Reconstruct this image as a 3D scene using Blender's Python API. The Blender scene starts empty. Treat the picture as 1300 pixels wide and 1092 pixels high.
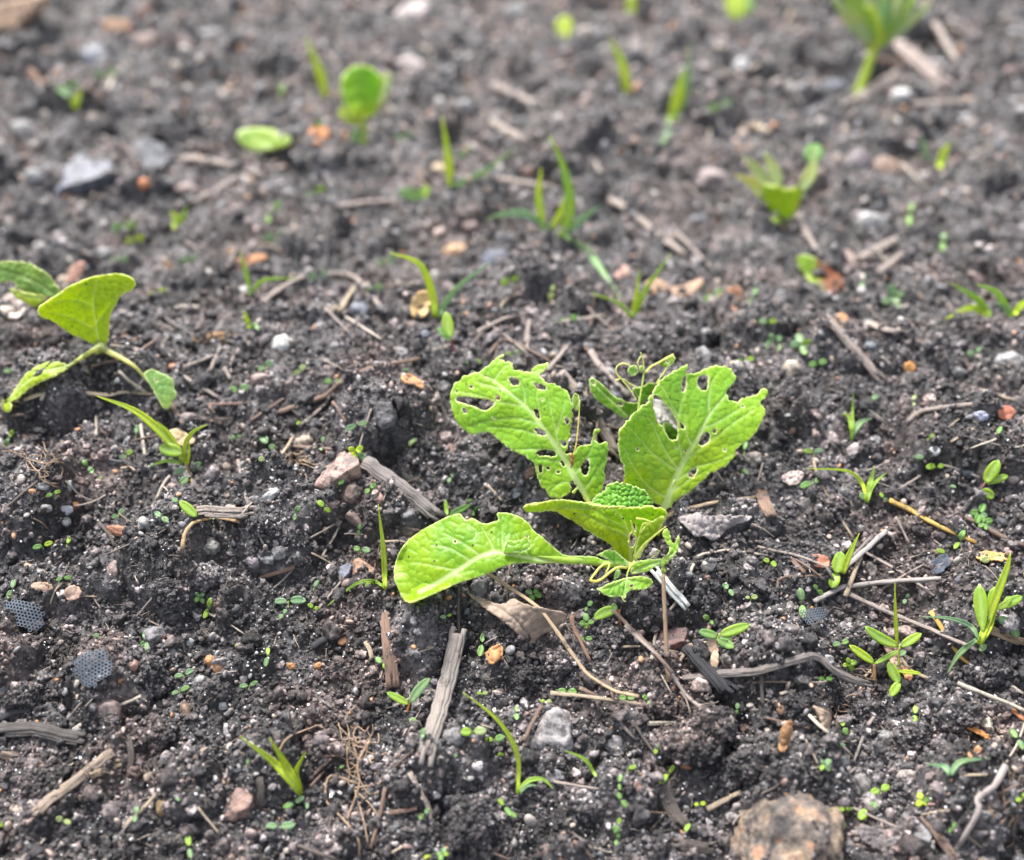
import bpy, bmesh, math, random
import numpy as np
from mathutils import Vector
from mathutils.geometry import delaunay_2d_cdt

SC = bpy.context.scene
COL = SC.collection
R = math.radians
rnd = random.Random(7)

# ------------------------------------------------------------------ camera, world, sun, exposure
CAM = np.array([0.0, 0.0, 0.38])
PITCH = R(42)
TH, TV = 0.4333, 0.364
cam_d = bpy.data.cameras.new('camera')
cam = bpy.data.objects.new('camera', cam_d)
COL.objects.link(cam)
cam.location = CAM
cam.rotation_euler = (math.pi/2 - PITCH, 0, 0)
cam_d.sensor_fit = 'HORIZONTAL'
cam_d.angle = 2*math.atan(TH)
cam_d.clip_start = 0.02
cam_d.clip_end = 200
cam_d.dof.use_dof = True
cam_d.dof.focus_distance = 0.53
cam_d.dof.aperture_fstop = 3.4
SC.camera = cam

SUN_EL, SUN_AZ = R(60), R(-28)          # high, beyond the plants and a little to the left
world = bpy.data.worlds.new('World')
SC.world = world
world.use_nodes = True
wn = world.node_tree
bg = wn.nodes['Background']
sky = wn.nodes.new('ShaderNodeTexSky')
sky.sky_type = 'NISHITA'
sky.sun_disc = False
sky.sun_elevation = SUN_EL
sky.sun_rotation = SUN_AZ
sky.dust_density = 4.0
sky.air_density = 1.0
hs = wn.nodes.new('ShaderNodeHueSaturation')   # an even grey cloud layer: most of the blue is gone
hs.inputs['Saturation'].default_value = 0.50
wn.links.new(sky.outputs[0], hs.inputs['Color'])
wn.links.new(hs.outputs[0], bg.inputs['Color'])
bg.inputs['Strength'].default_value = 0.072
sun_d = bpy.data.lights.new('sun', 'SUN')
sun_d.energy = 1.5
sun_d.angle = R(12)
sun_d.color = (1.0, 0.98, 0.96)
sun = bpy.data.objects.new('sun', sun_d)
COL.objects.link(sun)
sdir = Vector((math.sin(SUN_AZ)*math.cos(SUN_EL), math.cos(SUN_AZ)*math.cos(SUN_EL), math.sin(SUN_EL)))
sun.rotation_euler = sdir.to_track_quat('Z', 'Y').to_euler()
sun.location = (0, 0.6, 3)

SC.render.engine = 'CYCLES'
SC.cycles.use_denoising = True
SC.cycles.max_bounces = 6
SC.view_settings.view_transform = 'Standard'
SC.view_settings.look = 'None'
SC.view_settings.exposure = 2.6
SC.view_settings.gamma = 1.0
SC.view_settings.use_curve_mapping = False

# ------------------------------------------------------------------ numeric noise
def _h(ix, iy, seed):
    a = (ix.astype(np.int64)*374761393 + iy.astype(np.int64)*668265263 + seed*974634777) & 0xFFFFFFFF
    a = ((a ^ (a >> 13))*1274126177) & 0xFFFFFFFF
    a = ((a ^ (a >> 16))*2246822519) & 0xFFFFFFFF
    a = a ^ (a >> 15)
    return a.astype(np.float64)/4294967296.0

def vnoise(x, y, seed=0):
    ix, iy = np.floor(x), np.floor(y)
    fx, fy = x-ix, y-iy
    fx = fx*fx*(3-2*fx); fy = fy*fy*(3-2*fy)
    a = _h(ix, iy, seed); b = _h(ix+1, iy, seed); c = _h(ix, iy+1, seed); d = _h(ix+1, iy+1, seed)
    return ((a*(1-fx)+b*fx)*(1-fy) + (c*(1-fx)+d*fx)*fy)*2-1

def fbm(x, y, seed=0, octv=3):
    s, a = 0, 1.0
    for k in range(octv):
        s = s + a*vnoise(x*2**k+k*17.3, y*2**k-k*9.1, seed+k)
        a *= 0.5
    return s

def vnoise3(p, seed=0):
    i = np.floor(p); f = p-i; f = f*f*(3-2*f)
    out = 0
    for dz in (0, 1):
        wz = f[:, 2] if dz else 1-f[:, 2]
        for dy in (0, 1):
            wy = f[:, 1] if dy else 1-f[:, 1]
            for dx in (0, 1):
                wx = f[:, 0] if dx else 1-f[:, 0]
                out = out + wx*wy*wz*_h(i[:, 0]+dx, i[:, 1]+dy+57*(i[:, 2]+dz), seed)
    return out*2-1

def bumps(x, y, cell, seed, dens):
    """rounded lumps of very different sizes, one per cell, where any stands"""
    gx, gy = x/cell, y/cell
    ix, iy = np.floor(gx), np.floor(gy)
    best = np.zeros_like(gx)
    for dx in (-1, 0, 1):
        for dy in (-1, 0, 1):
            cx, cy = ix+dx, iy+dy
            px = cx+_h(cx, cy, seed); py = cy+_h(cx, cy, seed+1)
            hr = _h(cx, cy, seed+2)
            r = 0.22+0.50*hr*hr
            d2 = ((gx-px)**2+(gy-py)**2)/(r*r)
            v = np.where(_h(cx, cy, seed+3) < dens, np.sqrt(np.maximum(0, 1-d2))*r, 0)
            best = np.maximum(best, v)
    return best*cell

def cells(x, y, seed=0):
    """distance to the border of random cells, and a number per cell"""
    ix, iy = np.floor(x), np.floor(y)
    f1 = np.full_like(x, 9.0); f2 = np.full_like(x, 9.0); idn = np.zeros_like(x)
    for dx in (-1, 0, 1):
        for dy in (-1, 0, 1):
            cx, cy = ix+dx, iy+dy
            d = np.hypot(x-cx-_h(cx, cy, seed), y-cy-_h(cx, cy, seed+1))
            near = d < f1
            f2 = np.where(near, f1, np.minimum(f2, d))
            idn = np.where(near, _h(cx, cy, seed+2), idn)
            f1 = np.where(near, d, f1)
    return f2-f1, idn

def sstep(a, b, x):
    t = np.clip((x-a)/(b-a), 0, 1)
    return t*t*(3-2*t)

# ------------------------------------------------------------------ the ground as a height field
CREST, SLOPE = 0.47, 0.33
def macro(x, y):
    front = -SLOPE*(CREST-y)
    z = np.where(y < CREST, np.where(y < 0.02, -SLOPE*(CREST-0.02), front), -0.034*sstep(CREST+0.01, CREST+0.16, y))
    d = np.abs(y-CREST)
    return z - 0.010*np.exp(-(d/0.05)**2)*0.6 + 0.004*vnoise(x/0.21, y/0.17, 5)

def H(x, y, fine=True):
    x = np.asarray(x, float); y = np.asarray(y, float)
    wx = x+0.005*vnoise(x/0.013, y/0.013, 40)+0.0012*vnoise(x/0.003, y/0.003, 42)
    wy = y+0.005*vnoise(x/0.013, y/0.013, 41)+0.0012*vnoise(x/0.003, y/0.003, 43)
    z = macro(x, y)+0.0055*fbm(x/0.085, y/0.085, 11)+0.0018*fbm(x/0.022, y/0.022, 15)
    z = z+0.80*bumps(wx, wy, 0.036, 100, 0.42)+0.70*bumps(wx, wy, 0.017, 110, 0.45)
    if fine:
        z = z+0.62*bumps(wx, wy, 0.0075, 120, 0.62)+0.60*bumps(wx, wy, 0.0036, 130, 0.75)
        z = z+0.0005*vnoise(x/0.0016, y/0.0016, 50)
    return z

cF = np.array([0, math.cos(PITCH), -math.sin(PITCH)])
cU = np.array([0, math.sin(PITCH), math.cos(PITCH)])
cR = np.array([1.0, 0, 0])
def rays(px, py):
    """directions through points of the photograph (1300 x 1092), one metre deep"""
    px = np.atleast_1d(np.asarray(px, float)); py = np.atleast_1d(np.asarray(py, float))
    return cF+((px-650)/650*TH)[:, None]*cR+((546-py)/546*TV)[:, None]*cU

TS = np.concatenate([np.linspace(0.34, 0.8, 150), np.linspace(0.81, 2.2, 110)])
def ground_t(px, py, fine=False):
    d = rays(px, py)
    p = CAM+d[:, None, :]*TS[None, :, None]
    below = p[..., 2] < macro(p[..., 0], p[..., 1])
    k = np.argmax(below, axis=1)
    t0 = TS[k]
    w = np.linspace(-0.07, 0.04, 56)*np.maximum(1, t0/0.55)[:, None]
    tt = t0[:, None]+w
    p = CAM+d[:, None, :]*tt[..., None]
    g = p[..., 2]-H(p[..., 0], p[..., 1], fine)
    bel = g < 0
    k = np.argmax(bel, axis=1); k = np.maximum(k, 1)
    i = np.arange(len(k))
    g0, g1 = g[i, k-1], g[i, k]
    f = np.clip(g0/np.maximum(g0-g1, 1e-9), 0, 1)
    return tt[i, k-1]*(1-f)+tt[i, k]*f

def P(px, py, up=0.0):
    """the ground point seen at a point of the photograph"""
    t = ground_t(px, py)
    q = CAM+rays(px, py)*t[:, None]
    q[:, 2] += up
    return q if np.ndim(px) else q[0]

def mpp(p):
    """metres per photograph pixel at a point"""
    return float(np.dot(np.asarray(p)-CAM, cF))*2*TH/1300

# ------------------------------------------------------------------ object helpers
def tag(o, label=None, cat=None, group=None, kind=None):
    if label: o['label'] = label
    if cat: o['category'] = cat
    if group: o['group'] = group
    if kind: o['kind'] = kind
    return o

def mesh_obj(name, v, f, mat, parent=None, origin=(0, 0, 0), smooth=True, color=None, attrs=None, thick=0):
    me = bpy.data.meshes.new(name)
    v = np.asarray(v, float)-np.asarray(origin, float)
    me.from_pydata(v.tolist(), [], f)
    me.update()
    if smooth: me.polygons.foreach_set('use_smooth', [True]*len(me.polygons))
    if attrs:
        for k, a in attrs.items():
            at = me.attributes.new(k, 'FLOAT', 'POINT')
            at.data.foreach_set('value', np.asarray(a, np.float32))
    me.materials.append(mat)
    o = bpy.data.objects.new(name, me)
    COL.objects.link(o)
    if parent is not None: o.parent = parent
    else: o.location = origin
    if color is not None: o.color = (*color, 1)
    if thick:
        m = o.modifiers.new('thickness', 'SOLIDIFY'); m.thickness = thick; m.offset = 0
    return o

def sub_of(o, parent, root):
    """make o (built relative to the root's origin) a child of a part"""
    o.parent = parent
    return o

def root(name, loc, label, cat, group=None):
    o = bpy.data.objects.new(name, None)
    COL.objects.link(o); o.location = loc
    o.empty_display_size = 0.005
    return tag(o, label, cat, group)

# ------------------------------------------------------------------ materials
def new_mat(name):
    m = bpy.data.materials.new(name); m.use_nodes = True
    nt = m.node_tree; b = nt.nodes['Principled BSDF']
    return m, nt, b
def N(nt, t, **kw):
    n = nt.nodes.new(t)
    for k, v in kw.items():
        if k in n.inputs.keys() if hasattr(n.inputs, 'keys') else False: n.inputs[k].default_value = v
        else: setattr(n, k, v)
    return n
def ramp(nt, src, stops):
    r = nt.nodes.new('ShaderNodeValToRGB')
    e = r.color_ramp.elements
    while len(e) < len(stops): e.new(0.5)
    for k, (p, c) in enumerate(stops):
        e[k].position = p; e[k].color = (*c, 1) if len(c) == 3 else c
    nt.links.new(src, r.inputs[0])
    return r.outputs[0]
def g(v): return (v, v, v)
def noise(nt, co, scale, detail=3, rough=0.6):
    n = nt.nodes.new('ShaderNodeTexNoise')
    n.inputs['Scale'].default_value = scale; n.inputs['Detail'].default_value = detail
    n.inputs['Roughness'].default_value = rough
    nt.links.new(co, n.inputs['Vector'])
    return n.outputs['Fac']
def mixc(nt, fac, a, b, mode='MIX'):
    m = nt.nodes.new('ShaderNodeMix'); m.data_type = 'RGBA'; m.blend_type = mode
    for sock, val in ((m.inputs[0], fac), (m.inputs[6], a), (m.inputs[7], b)):
        if hasattr(val, 'is_output'): nt.links.new(val, sock)
        elif isinstance(val, (int, float)): sock.default_value = val
        else: sock.default_value = (*val, 1)
    return m.outputs[2]
def math_n(nt, op, a, b=0.0):
    m = nt.nodes.new('ShaderNodeMath'); m.operation = op
    for sock, val in ((m.inputs[0], a), (m.inputs[1], b)):
        if hasattr(val, 'is_output'): nt.links.new(val, sock)
        else: sock.default_value = val
    return m.outputs[0]
def bump(nt, h, strength, dist, b, prev=None):
    n = nt.nodes.new('ShaderNodeBump')
    n.inputs['Strength'].default_value = strength; n.inputs['Distance'].default_value = dist
    nt.links.new(h, n.inputs['Height'])
    if prev is not None: nt.links.new(prev, n.inputs['Normal'])
    if b is not None: nt.links.new(n.outputs[0], b.inputs['Normal'])
    return n.outputs[0]
def coord(nt, kind='Object'):
    return nt.nodes.new('ShaderNodeTexCoord').outputs[kind]

def soil_mat(name, inst=False, dark=(0.0095, 0.0088, 0.0089), mid=(0.046, 0.0422, 0.0422), light=(0.165, 0.152, 0.150)):
    m, nt, b = new_mat(name)
    pos = nt.nodes.new('ShaderNodeNewGeometry').outputs['Position']
    n1 = noise(nt, pos, 38, 4, 0.65)
    n2 = noise(nt, pos, 420, 3, 0.7)
    base = ramp(nt, math_n(nt, 'ADD', math_n(nt, 'MULTIPLY', n1, 0.55), math_n(nt, 'MULTIPLY', n2, 0.45)),
                [(0.38, dark), (0.50, mid), (0.64, light)])
    brown = ramp(nt, noise(nt, pos, 21, 2, 0.5), [(0.50, g(0)), (0.66, g(0.8))])
    base = mixc(nt, brown, base, mixc(nt, 1.0, base, (1.40, 1.16, 1.04), 'MULTIPLY'))
    if inst:
        rv = nt.nodes.new('ShaderNodeObjectInfo').outputs['Random']
        tint = ramp(nt, rv, [(0.0, (0.45, 0.45, 0.47)), (0.40, (0.85, 0.85, 0.87)), (0.58, (1.45, 1.42, 1.43)), (0.75, (2.1, 1.85, 1.72)),
                             (0.84, (2.0, 2.05, 2.2)), (0.91, (3.1, 3.0, 2.95)), (0.98, (5.5, 5.3, 5.2))])
        base = mixc(nt, 1.0, base, tint, 'MULTIPLY')
    # pale sand grains stuck in the soil
    vo = nt.nodes.new('ShaderNodeTexVoronoi'); vo.inputs['Scale'].default_value = 430
    nt.links.new(pos, vo.inputs['Vector'])
    spk = math_n(nt, 'LESS_THAN', vo.outputs['Distance'], 0.20)
    sel = nt.nodes.new('ShaderNodeSeparateColor'); nt.links.new(vo.outputs['Color'], sel.inputs[0])
    spk = math_n(nt, 'MULTIPLY', spk, math_n(nt, 'GREATER_THAN', sel.outputs[0], 0.80))
    base = mixc(nt, math_n(nt, 'MULTIPLY', spk, 0.35), base, (0.22, 0.21, 0.205))
    nt.links.new(base, b.inputs['Base Color'])
    rr = ramp(nt, noise(nt, pos, 150, 2), [(0.35, g(0.24)), (0.65, g(0.65))])
    nt.links.new(rr, b.inputs['Roughness'])
    b.inputs['Specular IOR Level'].default_value = 0.42
    p = bump(nt, noise(nt, pos, 800, 4, 0.75), 1.0, 0.0010, None)
    bump(nt, noise(nt, pos, 2400, 2, 0.6), 0.8, 0.0004, b, p)
    return m

def stone_mat():
    m, nt, b = new_mat('stone')
    oi = nt.nodes.new('ShaderNodeObjectInfo')
    co = coord(nt)
    n1 = noise(nt, co, 160, 5, 0.7); n2 = noise(nt, co, 900, 3, 0.6)
    v = ramp(nt, n1, [(0.30, g(0.60)), (0.5, g(1.0)), (0.72, g(1.42))])
    c = mixc(nt, 1.0, oi.outputs['Color'], v, 'MULTIPLY')
    c = mixc(nt, ramp(nt, n2, [(0.58, g(0)), (0.72, g(0.5))]), c, mixc(nt, 1.0, c, (1.7, 1.6, 1.5), 'MULTIPLY'))
    pos = nt.nodes.new('ShaderNodeNewGeometry').outputs['Position']
    dirt = ramp(nt, noise(nt, pos, 240, 4, 0.75), [(0.47, g(0)), (0.60, g(0.8))])
    c = mixc(nt, dirt, c, (0.035, 0.031, 0.030))
    nt.links.new(c, b.inputs['Base Color'])
    b.inputs['Roughness'].default_value = 0.62
    p = bump(nt, n2, 0.5, 0.0006, None)
    bump(nt, noise(nt, co, 300, 4, 0.7), 0.5, 0.0012, b, p)
    return m

def wood_mat():
    m, nt, b = new_mat('dry wood')
    oi = nt.nodes.new('ShaderNodeObjectInfo')
    at = nt.nodes.new('ShaderNodeAttribute'); at.attribute_name = 'along'
    ar = nt.nodes.new('ShaderNodeAttribute'); ar.attribute_name = 'around'
    cx = nt.nodes.new('ShaderNodeCombineXYZ')
    nt.links.new(math_n(nt, 'MULTIPLY', at.outputs['Fac'], 60), cx.inputs[0])
    nt.links.new(math_n(nt, 'MULTIPLY', ar.outputs['Fac'], 9), cx.inputs[1])
    nt.links.new(math_n(nt, 'MULTIPLY', oi.outputs['Random'], 50), cx.inputs[2])
    f = noise(nt, cx.outputs[0], 1.6, 4, 0.7)
    v = ramp(nt, f, [(0.32, g(0.42)), (0.48, g(0.92)), (0.68, g(1.5))])
    c = mixc(nt, 1.0, oi.outputs['Color'], v, 'MULTIPLY')
    pos = nt.nodes.new('ShaderNodeNewGeometry').outputs['Position']
    dirt = ramp(nt, noise(nt, pos, 190, 4, 0.75), [(0.56, g(0)), (0.68, g(0.8))])
    c = mixc(nt, dirt, c, (0.035, 0.030, 0.028))
    nt.links.new(c, b.inputs['Base Color'])
    b.inputs['Roughness'].default_value = 0.7
    bump(nt, f, 0.7, 0.0008, b)
    return m

def leaf_mat(name, rough=0.42, trans=0.50, spots=True):
    m, nt, b = new_mat(name)
    oi = nt.nodes.new('ShaderNodeObjectInfo')
    def attr(k):
        a = nt.nodes.new('ShaderNodeAttribute'); a.attribute_name = k
        return a.outputs['Fac']
    co = coord(nt)
    c = oi.outputs['Color']
    n1 = noise(nt, co, 55, 3, 0.6)
    c = mixc(nt, ramp(nt, n1, [(0.35, g(0)), (0.65, g(0.75))]), c, mixc(nt, 1.0, c, (1.38, 1.10, 0.55), 'MULTIPLY'))
    n2 = noise(nt, co, 900, 2, 0.6)
    c = mixc(nt, 1.0, c, ramp(nt, n2, [(0.3, g(0.86)), (0.7, g(1.14))]), 'MULTIPLY')
    c = mixc(nt, math_n(nt, 'MULTIPLY', attr('yellow'), 1.0), c, (0.36, 0.47, 0.014))  # yellower tone; also paints the glow of light passing through backlit leaves
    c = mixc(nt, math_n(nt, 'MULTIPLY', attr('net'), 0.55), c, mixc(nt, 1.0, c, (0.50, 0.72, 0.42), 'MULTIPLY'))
    c = mixc(nt, math_n(nt, 'MULTIPLY', attr('vein'), 0.9), c, (0.46, 0.58, 0.27))
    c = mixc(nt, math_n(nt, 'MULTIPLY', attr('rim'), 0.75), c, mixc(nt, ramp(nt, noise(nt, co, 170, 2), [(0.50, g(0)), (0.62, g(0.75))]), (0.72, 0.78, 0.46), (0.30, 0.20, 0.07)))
    c = mixc(nt, attr('dead'), c, (0.24, 0.10, 0.05))
    if spots:
        sp = nt.nodes.new('ShaderNodeTexVoronoi'); sp.inputs['Scale'].default_value = 240
        nt.links.new(co, sp.inputs['Vector'])
        sc = nt.nodes.new('ShaderNodeSeparateColor'); nt.links.new(sp.outputs['Color'], sc.inputs[0])
        s = math_n(nt, 'MULTIPLY', math_n(nt, 'LESS_THAN', sp.outputs['Distance'], 0.13), math_n(nt, 'GREATER_THAN', sc.outputs[0], 0.74))
        c = mixc(nt, math_n(nt, 'MULTIPLY', s, attr('speck')), c, (0.03, 0.035, 0.012))
    nt.links.new(c, b.inputs['Base Color'])
    b.inputs['Roughness'].default_value = rough
    b.inputs['Specular IOR Level'].default_value = 0.35
    nb = bump(nt, noise(nt, co, 520, 3, 0.6), 0.35, 0.0005, b)
    tr = nt.nodes.new('ShaderNodeBsdfTranslucent')
    tc = mixc(nt, 1.0, c, (1.75, 1.50, 0.55), 'MULTIPLY')
    nt.links.new(tc, tr.inputs['Color'])
    mx = nt.nodes.new('ShaderNodeMixShader'); mx.inputs[0].default_value = trans
    nt.links.new(b.outputs[0], mx.inputs[1]); nt.links.new(tr.outputs[0], mx.inputs[2])
    nt.links.new(mx.outputs[0], nt.nodes['Material Output'].inputs[0])
    return m

def plain_mat(name, rough=0.6, scale=200, amt=0.3):
    m, nt, b = new_mat(name)
    oi = nt.nodes.new('ShaderNodeObjectInfo')
    v = ramp(nt, noise(nt, coord(nt), scale, 4, 0.65), [(0.3, g(1-amt)), (0.7, g(1+amt))])
    nt.links.new(mixc(nt, 1.0, oi.outputs['Color'], v, 'MULTIPLY'), b.inputs['Base Color'])
    b.inputs['Roughness'].default_value = rough
    bump(nt, noise(nt, coord(nt), scale*2.5, 3), 0.4, 0.0006, b)
    return m

M_SOIL = soil_mat('garden soil')
M_CRUMB = soil_mat('soil crumbs', inst=True)
M_CLOD = soil_mat('clod soil', dark=(0.013, 0.0122, 0.0124), mid=(0.046, 0.0428, 0.0430), light=(0.15, 0.139, 0.137))
M_STONE = stone_mat()
M_WOOD = wood_mat()
M_LEAF = leaf_mat('cabbage leaf')
M_BLADE = leaf_mat('seedling leaf', 0.45, 0.35, False)
M_DRY = plain_mat('dry leaf', 0.75, 260, 0.45)
M_PLASTIC = plain_mat('plastic net', 0.40, 300, 0.15)
M_SAND = plain_mat('sand grain', 0.45, 500, 0.3)

# ------------------------------------------------------------------ ground sheet
def grid_axis(lo, hi, n, outer_lo, outer_hi, k):
    a = np.linspace(lo, hi, n); st = a[1]-a[0]
    up = hi+np.cumsum(st*np.geomspace(1.3, (outer_hi-hi)/st/4, k)); up = up[up < outer_hi*1.5]
    dn = lo-np.cumsum(st*np.geomspace(1.3, max((lo-outer_lo)/st/4, 2), k)); dn = dn[dn > outer_lo*1.5-1]
    return np.concatenate([dn[::-1], a, up])
def build_ground():
    pyv = np.linspace(1190, -90, 800)
    d = rays(np.full(800, 650.0), pyv)
    yy = []
    for q in d:
        t = TS[np.argmax((CAM+q*TS[:, None])[:, 2] < macro(np.zeros(len(TS)), (CAM+q*TS[:, None])[:, 1]))]
        lo, hi = t-0.02, t
        for _ in range(20):
            mid = (lo+hi)/2; p = CAM+q*mid
            if p[2] < macro(np.array([0.0]), np.array([p[1]]))[0]: hi = mid
            else: lo = mid
        yy.append((CAM+q*hi)[1])
    yy = np.maximum.accumulate(np.array(yy)+np.arange(800)*1e-7)
    far = yy[-1]+np.cumsum(np.geomspace(0.004, 9, 70))
    near = yy[0]-np.cumsum(np.geomspace(0.002, 5, 60))
    ys = np.concatenate([near[::-1], yy, far])
    ts = np.linspace(-0.48, 0.48, 820)
    out = 0.48+np.cumsum(np.geomspace(0.003, 7, 60))
    ts = np.concatenate([-out[::-1], ts, out])
    wd = np.maximum(ys, 0.15)*math.cos(PITCH)+0.42*math.sin(PITCH)
    X = wd[:, None]*ts[None, :]; Y = np.repeat(ys[:, None], len(ts), 1)
    Z = H(X.ravel(), Y.ravel())
    v = np.stack([X.ravel(), Y.ravel(), Z], 1).astype(np.float32)
    nr, nc = X.shape
    i = (np.arange(nr-1)[:, None]*nc+np.arange(nc-1)[None, :]).ravel()
    f = np.stack([i, i+1, i+nc+1, i+nc], 1).astype(np.int32)
    me = bpy.data.meshes.new('ground')
    me.vertices.add(len(v)); me.vertices.foreach_set('co', v.ravel())
    me.loops.add(f.size); me.loops.foreach_set('vertex_index', f.ravel())
    me.polygons.add(len(f)); me.polygons.foreach_set('loop_start', np.arange(0, f.size, 4, dtype=np.int32))
    me.polygons.foreach_set('use_smooth', np.ones(len(f), bool))
    me.update(calc_edges=True)
    me.materials.append(M_SOIL)
    o = bpy.data.objects.new('ground', me); COL.objects.link(o)
    tag(o, 'dark crumbly garden soil sloping up to a low crest behind the big seedling', 'soil', kind='structure')
build_ground()

# ------------------------------------------------------------------ loose crumbs and sand: instanced stuff
def lump(sub, seed, amp=0.35, freq=1.6, axes=(1, 1, 1), ang=False):
    bm = bmesh.new()
    bmesh.ops.create_icosphere(bm, subdivisions=sub, radius=1)
    v = np.array([x.co[:] for x in bm.verts]); f = [[w.index for w in p.verts] for p in bm.faces]
    bm.free()
    if ang:
        r = np.random.RandomState(seed)
        pl = r.normal(size=(11, 3)); pl /= np.linalg.norm(pl, axis=1)[:, None]
        hgt = r.uniform(0.42, 0.92, 11)
        dt = v@pl.T
        lim = np.where(dt > 1e-3, hgt/np.maximum(dt, 1e-3), 9).min(1)
        v = v*np.minimum(1.0, lim)[:, None]
    n = vnoise3(v*freq+seed*3.7, seed)+0.5*vnoise3(v*freq*2.3+seed, seed+9)+0.28*vnoise3(v*freq*5+seed, seed+5)
    v = v*(1+amp*n)[:, None]*np.array(axes)
    return v, f

def scatter(name, label, pts, scl, protos, mat, seed):
    r = np.random.RandomState(seed)
    pc = bpy.data.collections.new(name+' shapes')
    for k, (v, f) in enumerate(protos):
        me = bpy.data.meshes.new(name+'_shape'); me.from_pydata(v.tolist(), [], f); me.update()
        me.polygons.foreach_set('use_smooth', [True]*len(me.polygons))
        me.materials.append(mat)
        pc.objects.link(bpy.data.objects.new(name+'_shape', me))
    n = len(pts)
    me = bpy.data.meshes.new(name)
    me.vertices.add(n); me.vertices.foreach_set('co', pts.astype(np.float32).ravel())
    a = me.attributes.new('scl', 'FLOAT', 'POINT'); a.data.foreach_set('value', scl.astype(np.float32))
    a = me.attributes.new('rot', 'FLOAT_VECTOR', 'POINT'); a.data.foreach_set('vector', r.uniform(0, 6.28, n*3).astype(np.float32))
    a = me.attributes.new('idx', 'INT', 'POINT'); a.data.foreach_set('value', r.randint(0, len(protos), n).astype(np.int32))
    o = bpy.data.objects.new(name, me); COL.objects.link(o)
    ng = bpy.data.node_groups.new(name, 'GeometryNodeTree')
    ng.interface.new_socket('Geometry', in_out='INPUT', socket_type='NodeSocketGeometry')
    ng.interface.new_socket('Geometry', in_out='OUTPUT', socket_type='NodeSocketGeometry')
    gi = ng.nodes.new('NodeGroupInput'); go = ng.nodes.new('NodeGroupOutput')
    ci = ng.nodes.new('GeometryNodeCollectionInfo'); ci.inputs['Collection'].default_value = pc
    ci.inputs['Separate Children'].default_value = True; ci.inputs['Reset Children'].default_value = True
    ip = ng.nodes.new('GeometryNodeInstanceOnPoints'); ip.inputs['Pick Instance'].default_value = True
    def named(k, t):
        q = ng.nodes.new('GeometryNodeInputNamedAttribute'); q.data_type = t; q.inputs['Name'].default_value = k
        return q.outputs['Attribute']
    L = ng.links.new
    L(gi.outputs[0], ip.inputs['Points']); L(ci.outputs[0], ip.inputs['Instance'])
    L(named('idx', 'INT'), ip.inputs['Instance Index'])
    L(named('rot', 'FLOAT_VECTOR'), ip.inputs['Rotation'])
    L(named('scl', 'FLOAT'), ip.inputs['Scale'])
    L(ip.outputs[0], go.inputs[0])
    md = o.modifiers.new('scatter', 'NODES'); md.node_group = ng
    return tag(o, label, 'soil', kind='stuff')

def scatter_points(n, seed, y0=0.15, y1=1.35, near=1.0):
    r = np.random.RandomState(seed)
    y = y0+(y1-y0)*r.uniform(0, 1, n)**near
    w = (y*math.cos(PITCH)+0.42*math.sin(PITCH))*0.56
    x = r.uniform(-1, 1, n)*w
    return x, y
def crumbs(extra):
    r = np.random.RandomState(3)
    protos = [lump(3, k, 0.42, 1.9, (1, r.uniform(0.65, 1), r.uniform(0.5, 0.95)), k % 2 == 0) for k in range(14)]
    PROTOS = protos
    x, y = scatter_points(115000, 1, near=1.35)
    s = np.clip(np.exp(r.normal(math.log(0.00090), 0.55, len(x))), 0.0004, 0.0052)
    z = H(x, y)+s*0.30
    scatter('soil_crumbs', 'loose dark soil crumbs covering the whole bed', np.stack([x, y, z], 1), s, protos, M_CRUMB, 1)
    x, y = scatter_points(80000, 2, 0.15, 0.60, near=1.0)
    s = np.clip(np.exp(r.normal(math.log(0.00062), 0.35, len(x))), 0.0003, 0.0014)
    z = H(x, y)+s*0.2
    scatter('fine_soil_grains', 'fine dark soil grains on the near slope', np.stack([x, y, z], 1), s, protos[:6], M_CRUMB, 2)
    s = np.clip(np.exp(r.normal(math.log(0.00075), 0.4, len(extra))), 0.0004, 0.0018)
    scatter('clod_crumbs', 'crumbs of soil stuck on the clods', extra, s, protos, M_CRUMB, 7)
    x, y = scatter_points(10000, 4, 0.15, 0.85, near=1.4)
    s = np.clip(np.exp(r.normal(math.log(0.00029), 0.35, len(x))), 0.0002, 0.0010)
    z = H(x, y)+s*0.6
    o = scatter('pale_sand_grains', 'pale sand grains sprinkled over the dark soil', np.stack([x, y, z], 1), s, protos[:6], M_SAND, 3)
M_SAND.node_tree.nodes['Principled BSDF'].inputs['Base Color'].default_value = (0.22, 0.215, 0.21, 1)

# ------------------------------------------------------------------ shape builders
def dist_poly(pts, poly, closed=False):
    """distance of points to a polyline, and how far along it (0..1) the nearest place is"""
    poly = np.asarray(poly, float)
    a = poly if closed else poly[:-1]
    b = np.roll(poly, -1, 0) if closed else poly[1:]
    ln = np.hypot(*(b-a).T); cum = np.concatenate([[0], np.cumsum(ln)])
    best = np.full(len(pts), 1e9); al = np.zeros(len(pts))
    for k in range(len(a)):
        e = b[k]-a[k]; L2 = max(e@e, 1e-9)
        t = np.clip(((pts-a[k])@e)/L2, 0, 1)
        d = np.hypot(*(pts-a[k]-t[:, None]*e).T)
        m = d < best
        best = np.where(m, d, best); al = np.where(m, (cum[k]+t*ln[k])/max(cum[-1], 1e-9), al)
    return best, al

def inside(pts, poly):
    x, y = pts[:, 0], pts[:, 1]
    r = np.zeros(len(pts), bool)
    n = len(poly)
    for i in range(n):
        x0, y0 = poly[i]; x1, y1 = poly[(i+1) % n]
        c = ((y0 > y) != (y1 > y))
        with np.errstate(divide='ignore', invalid='ignore'):
            r ^= c & (x < (x1-x0)*(y-y0)/(y1-y0 if y1 != y0 else 1e-9)+x0)
    return r

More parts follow.
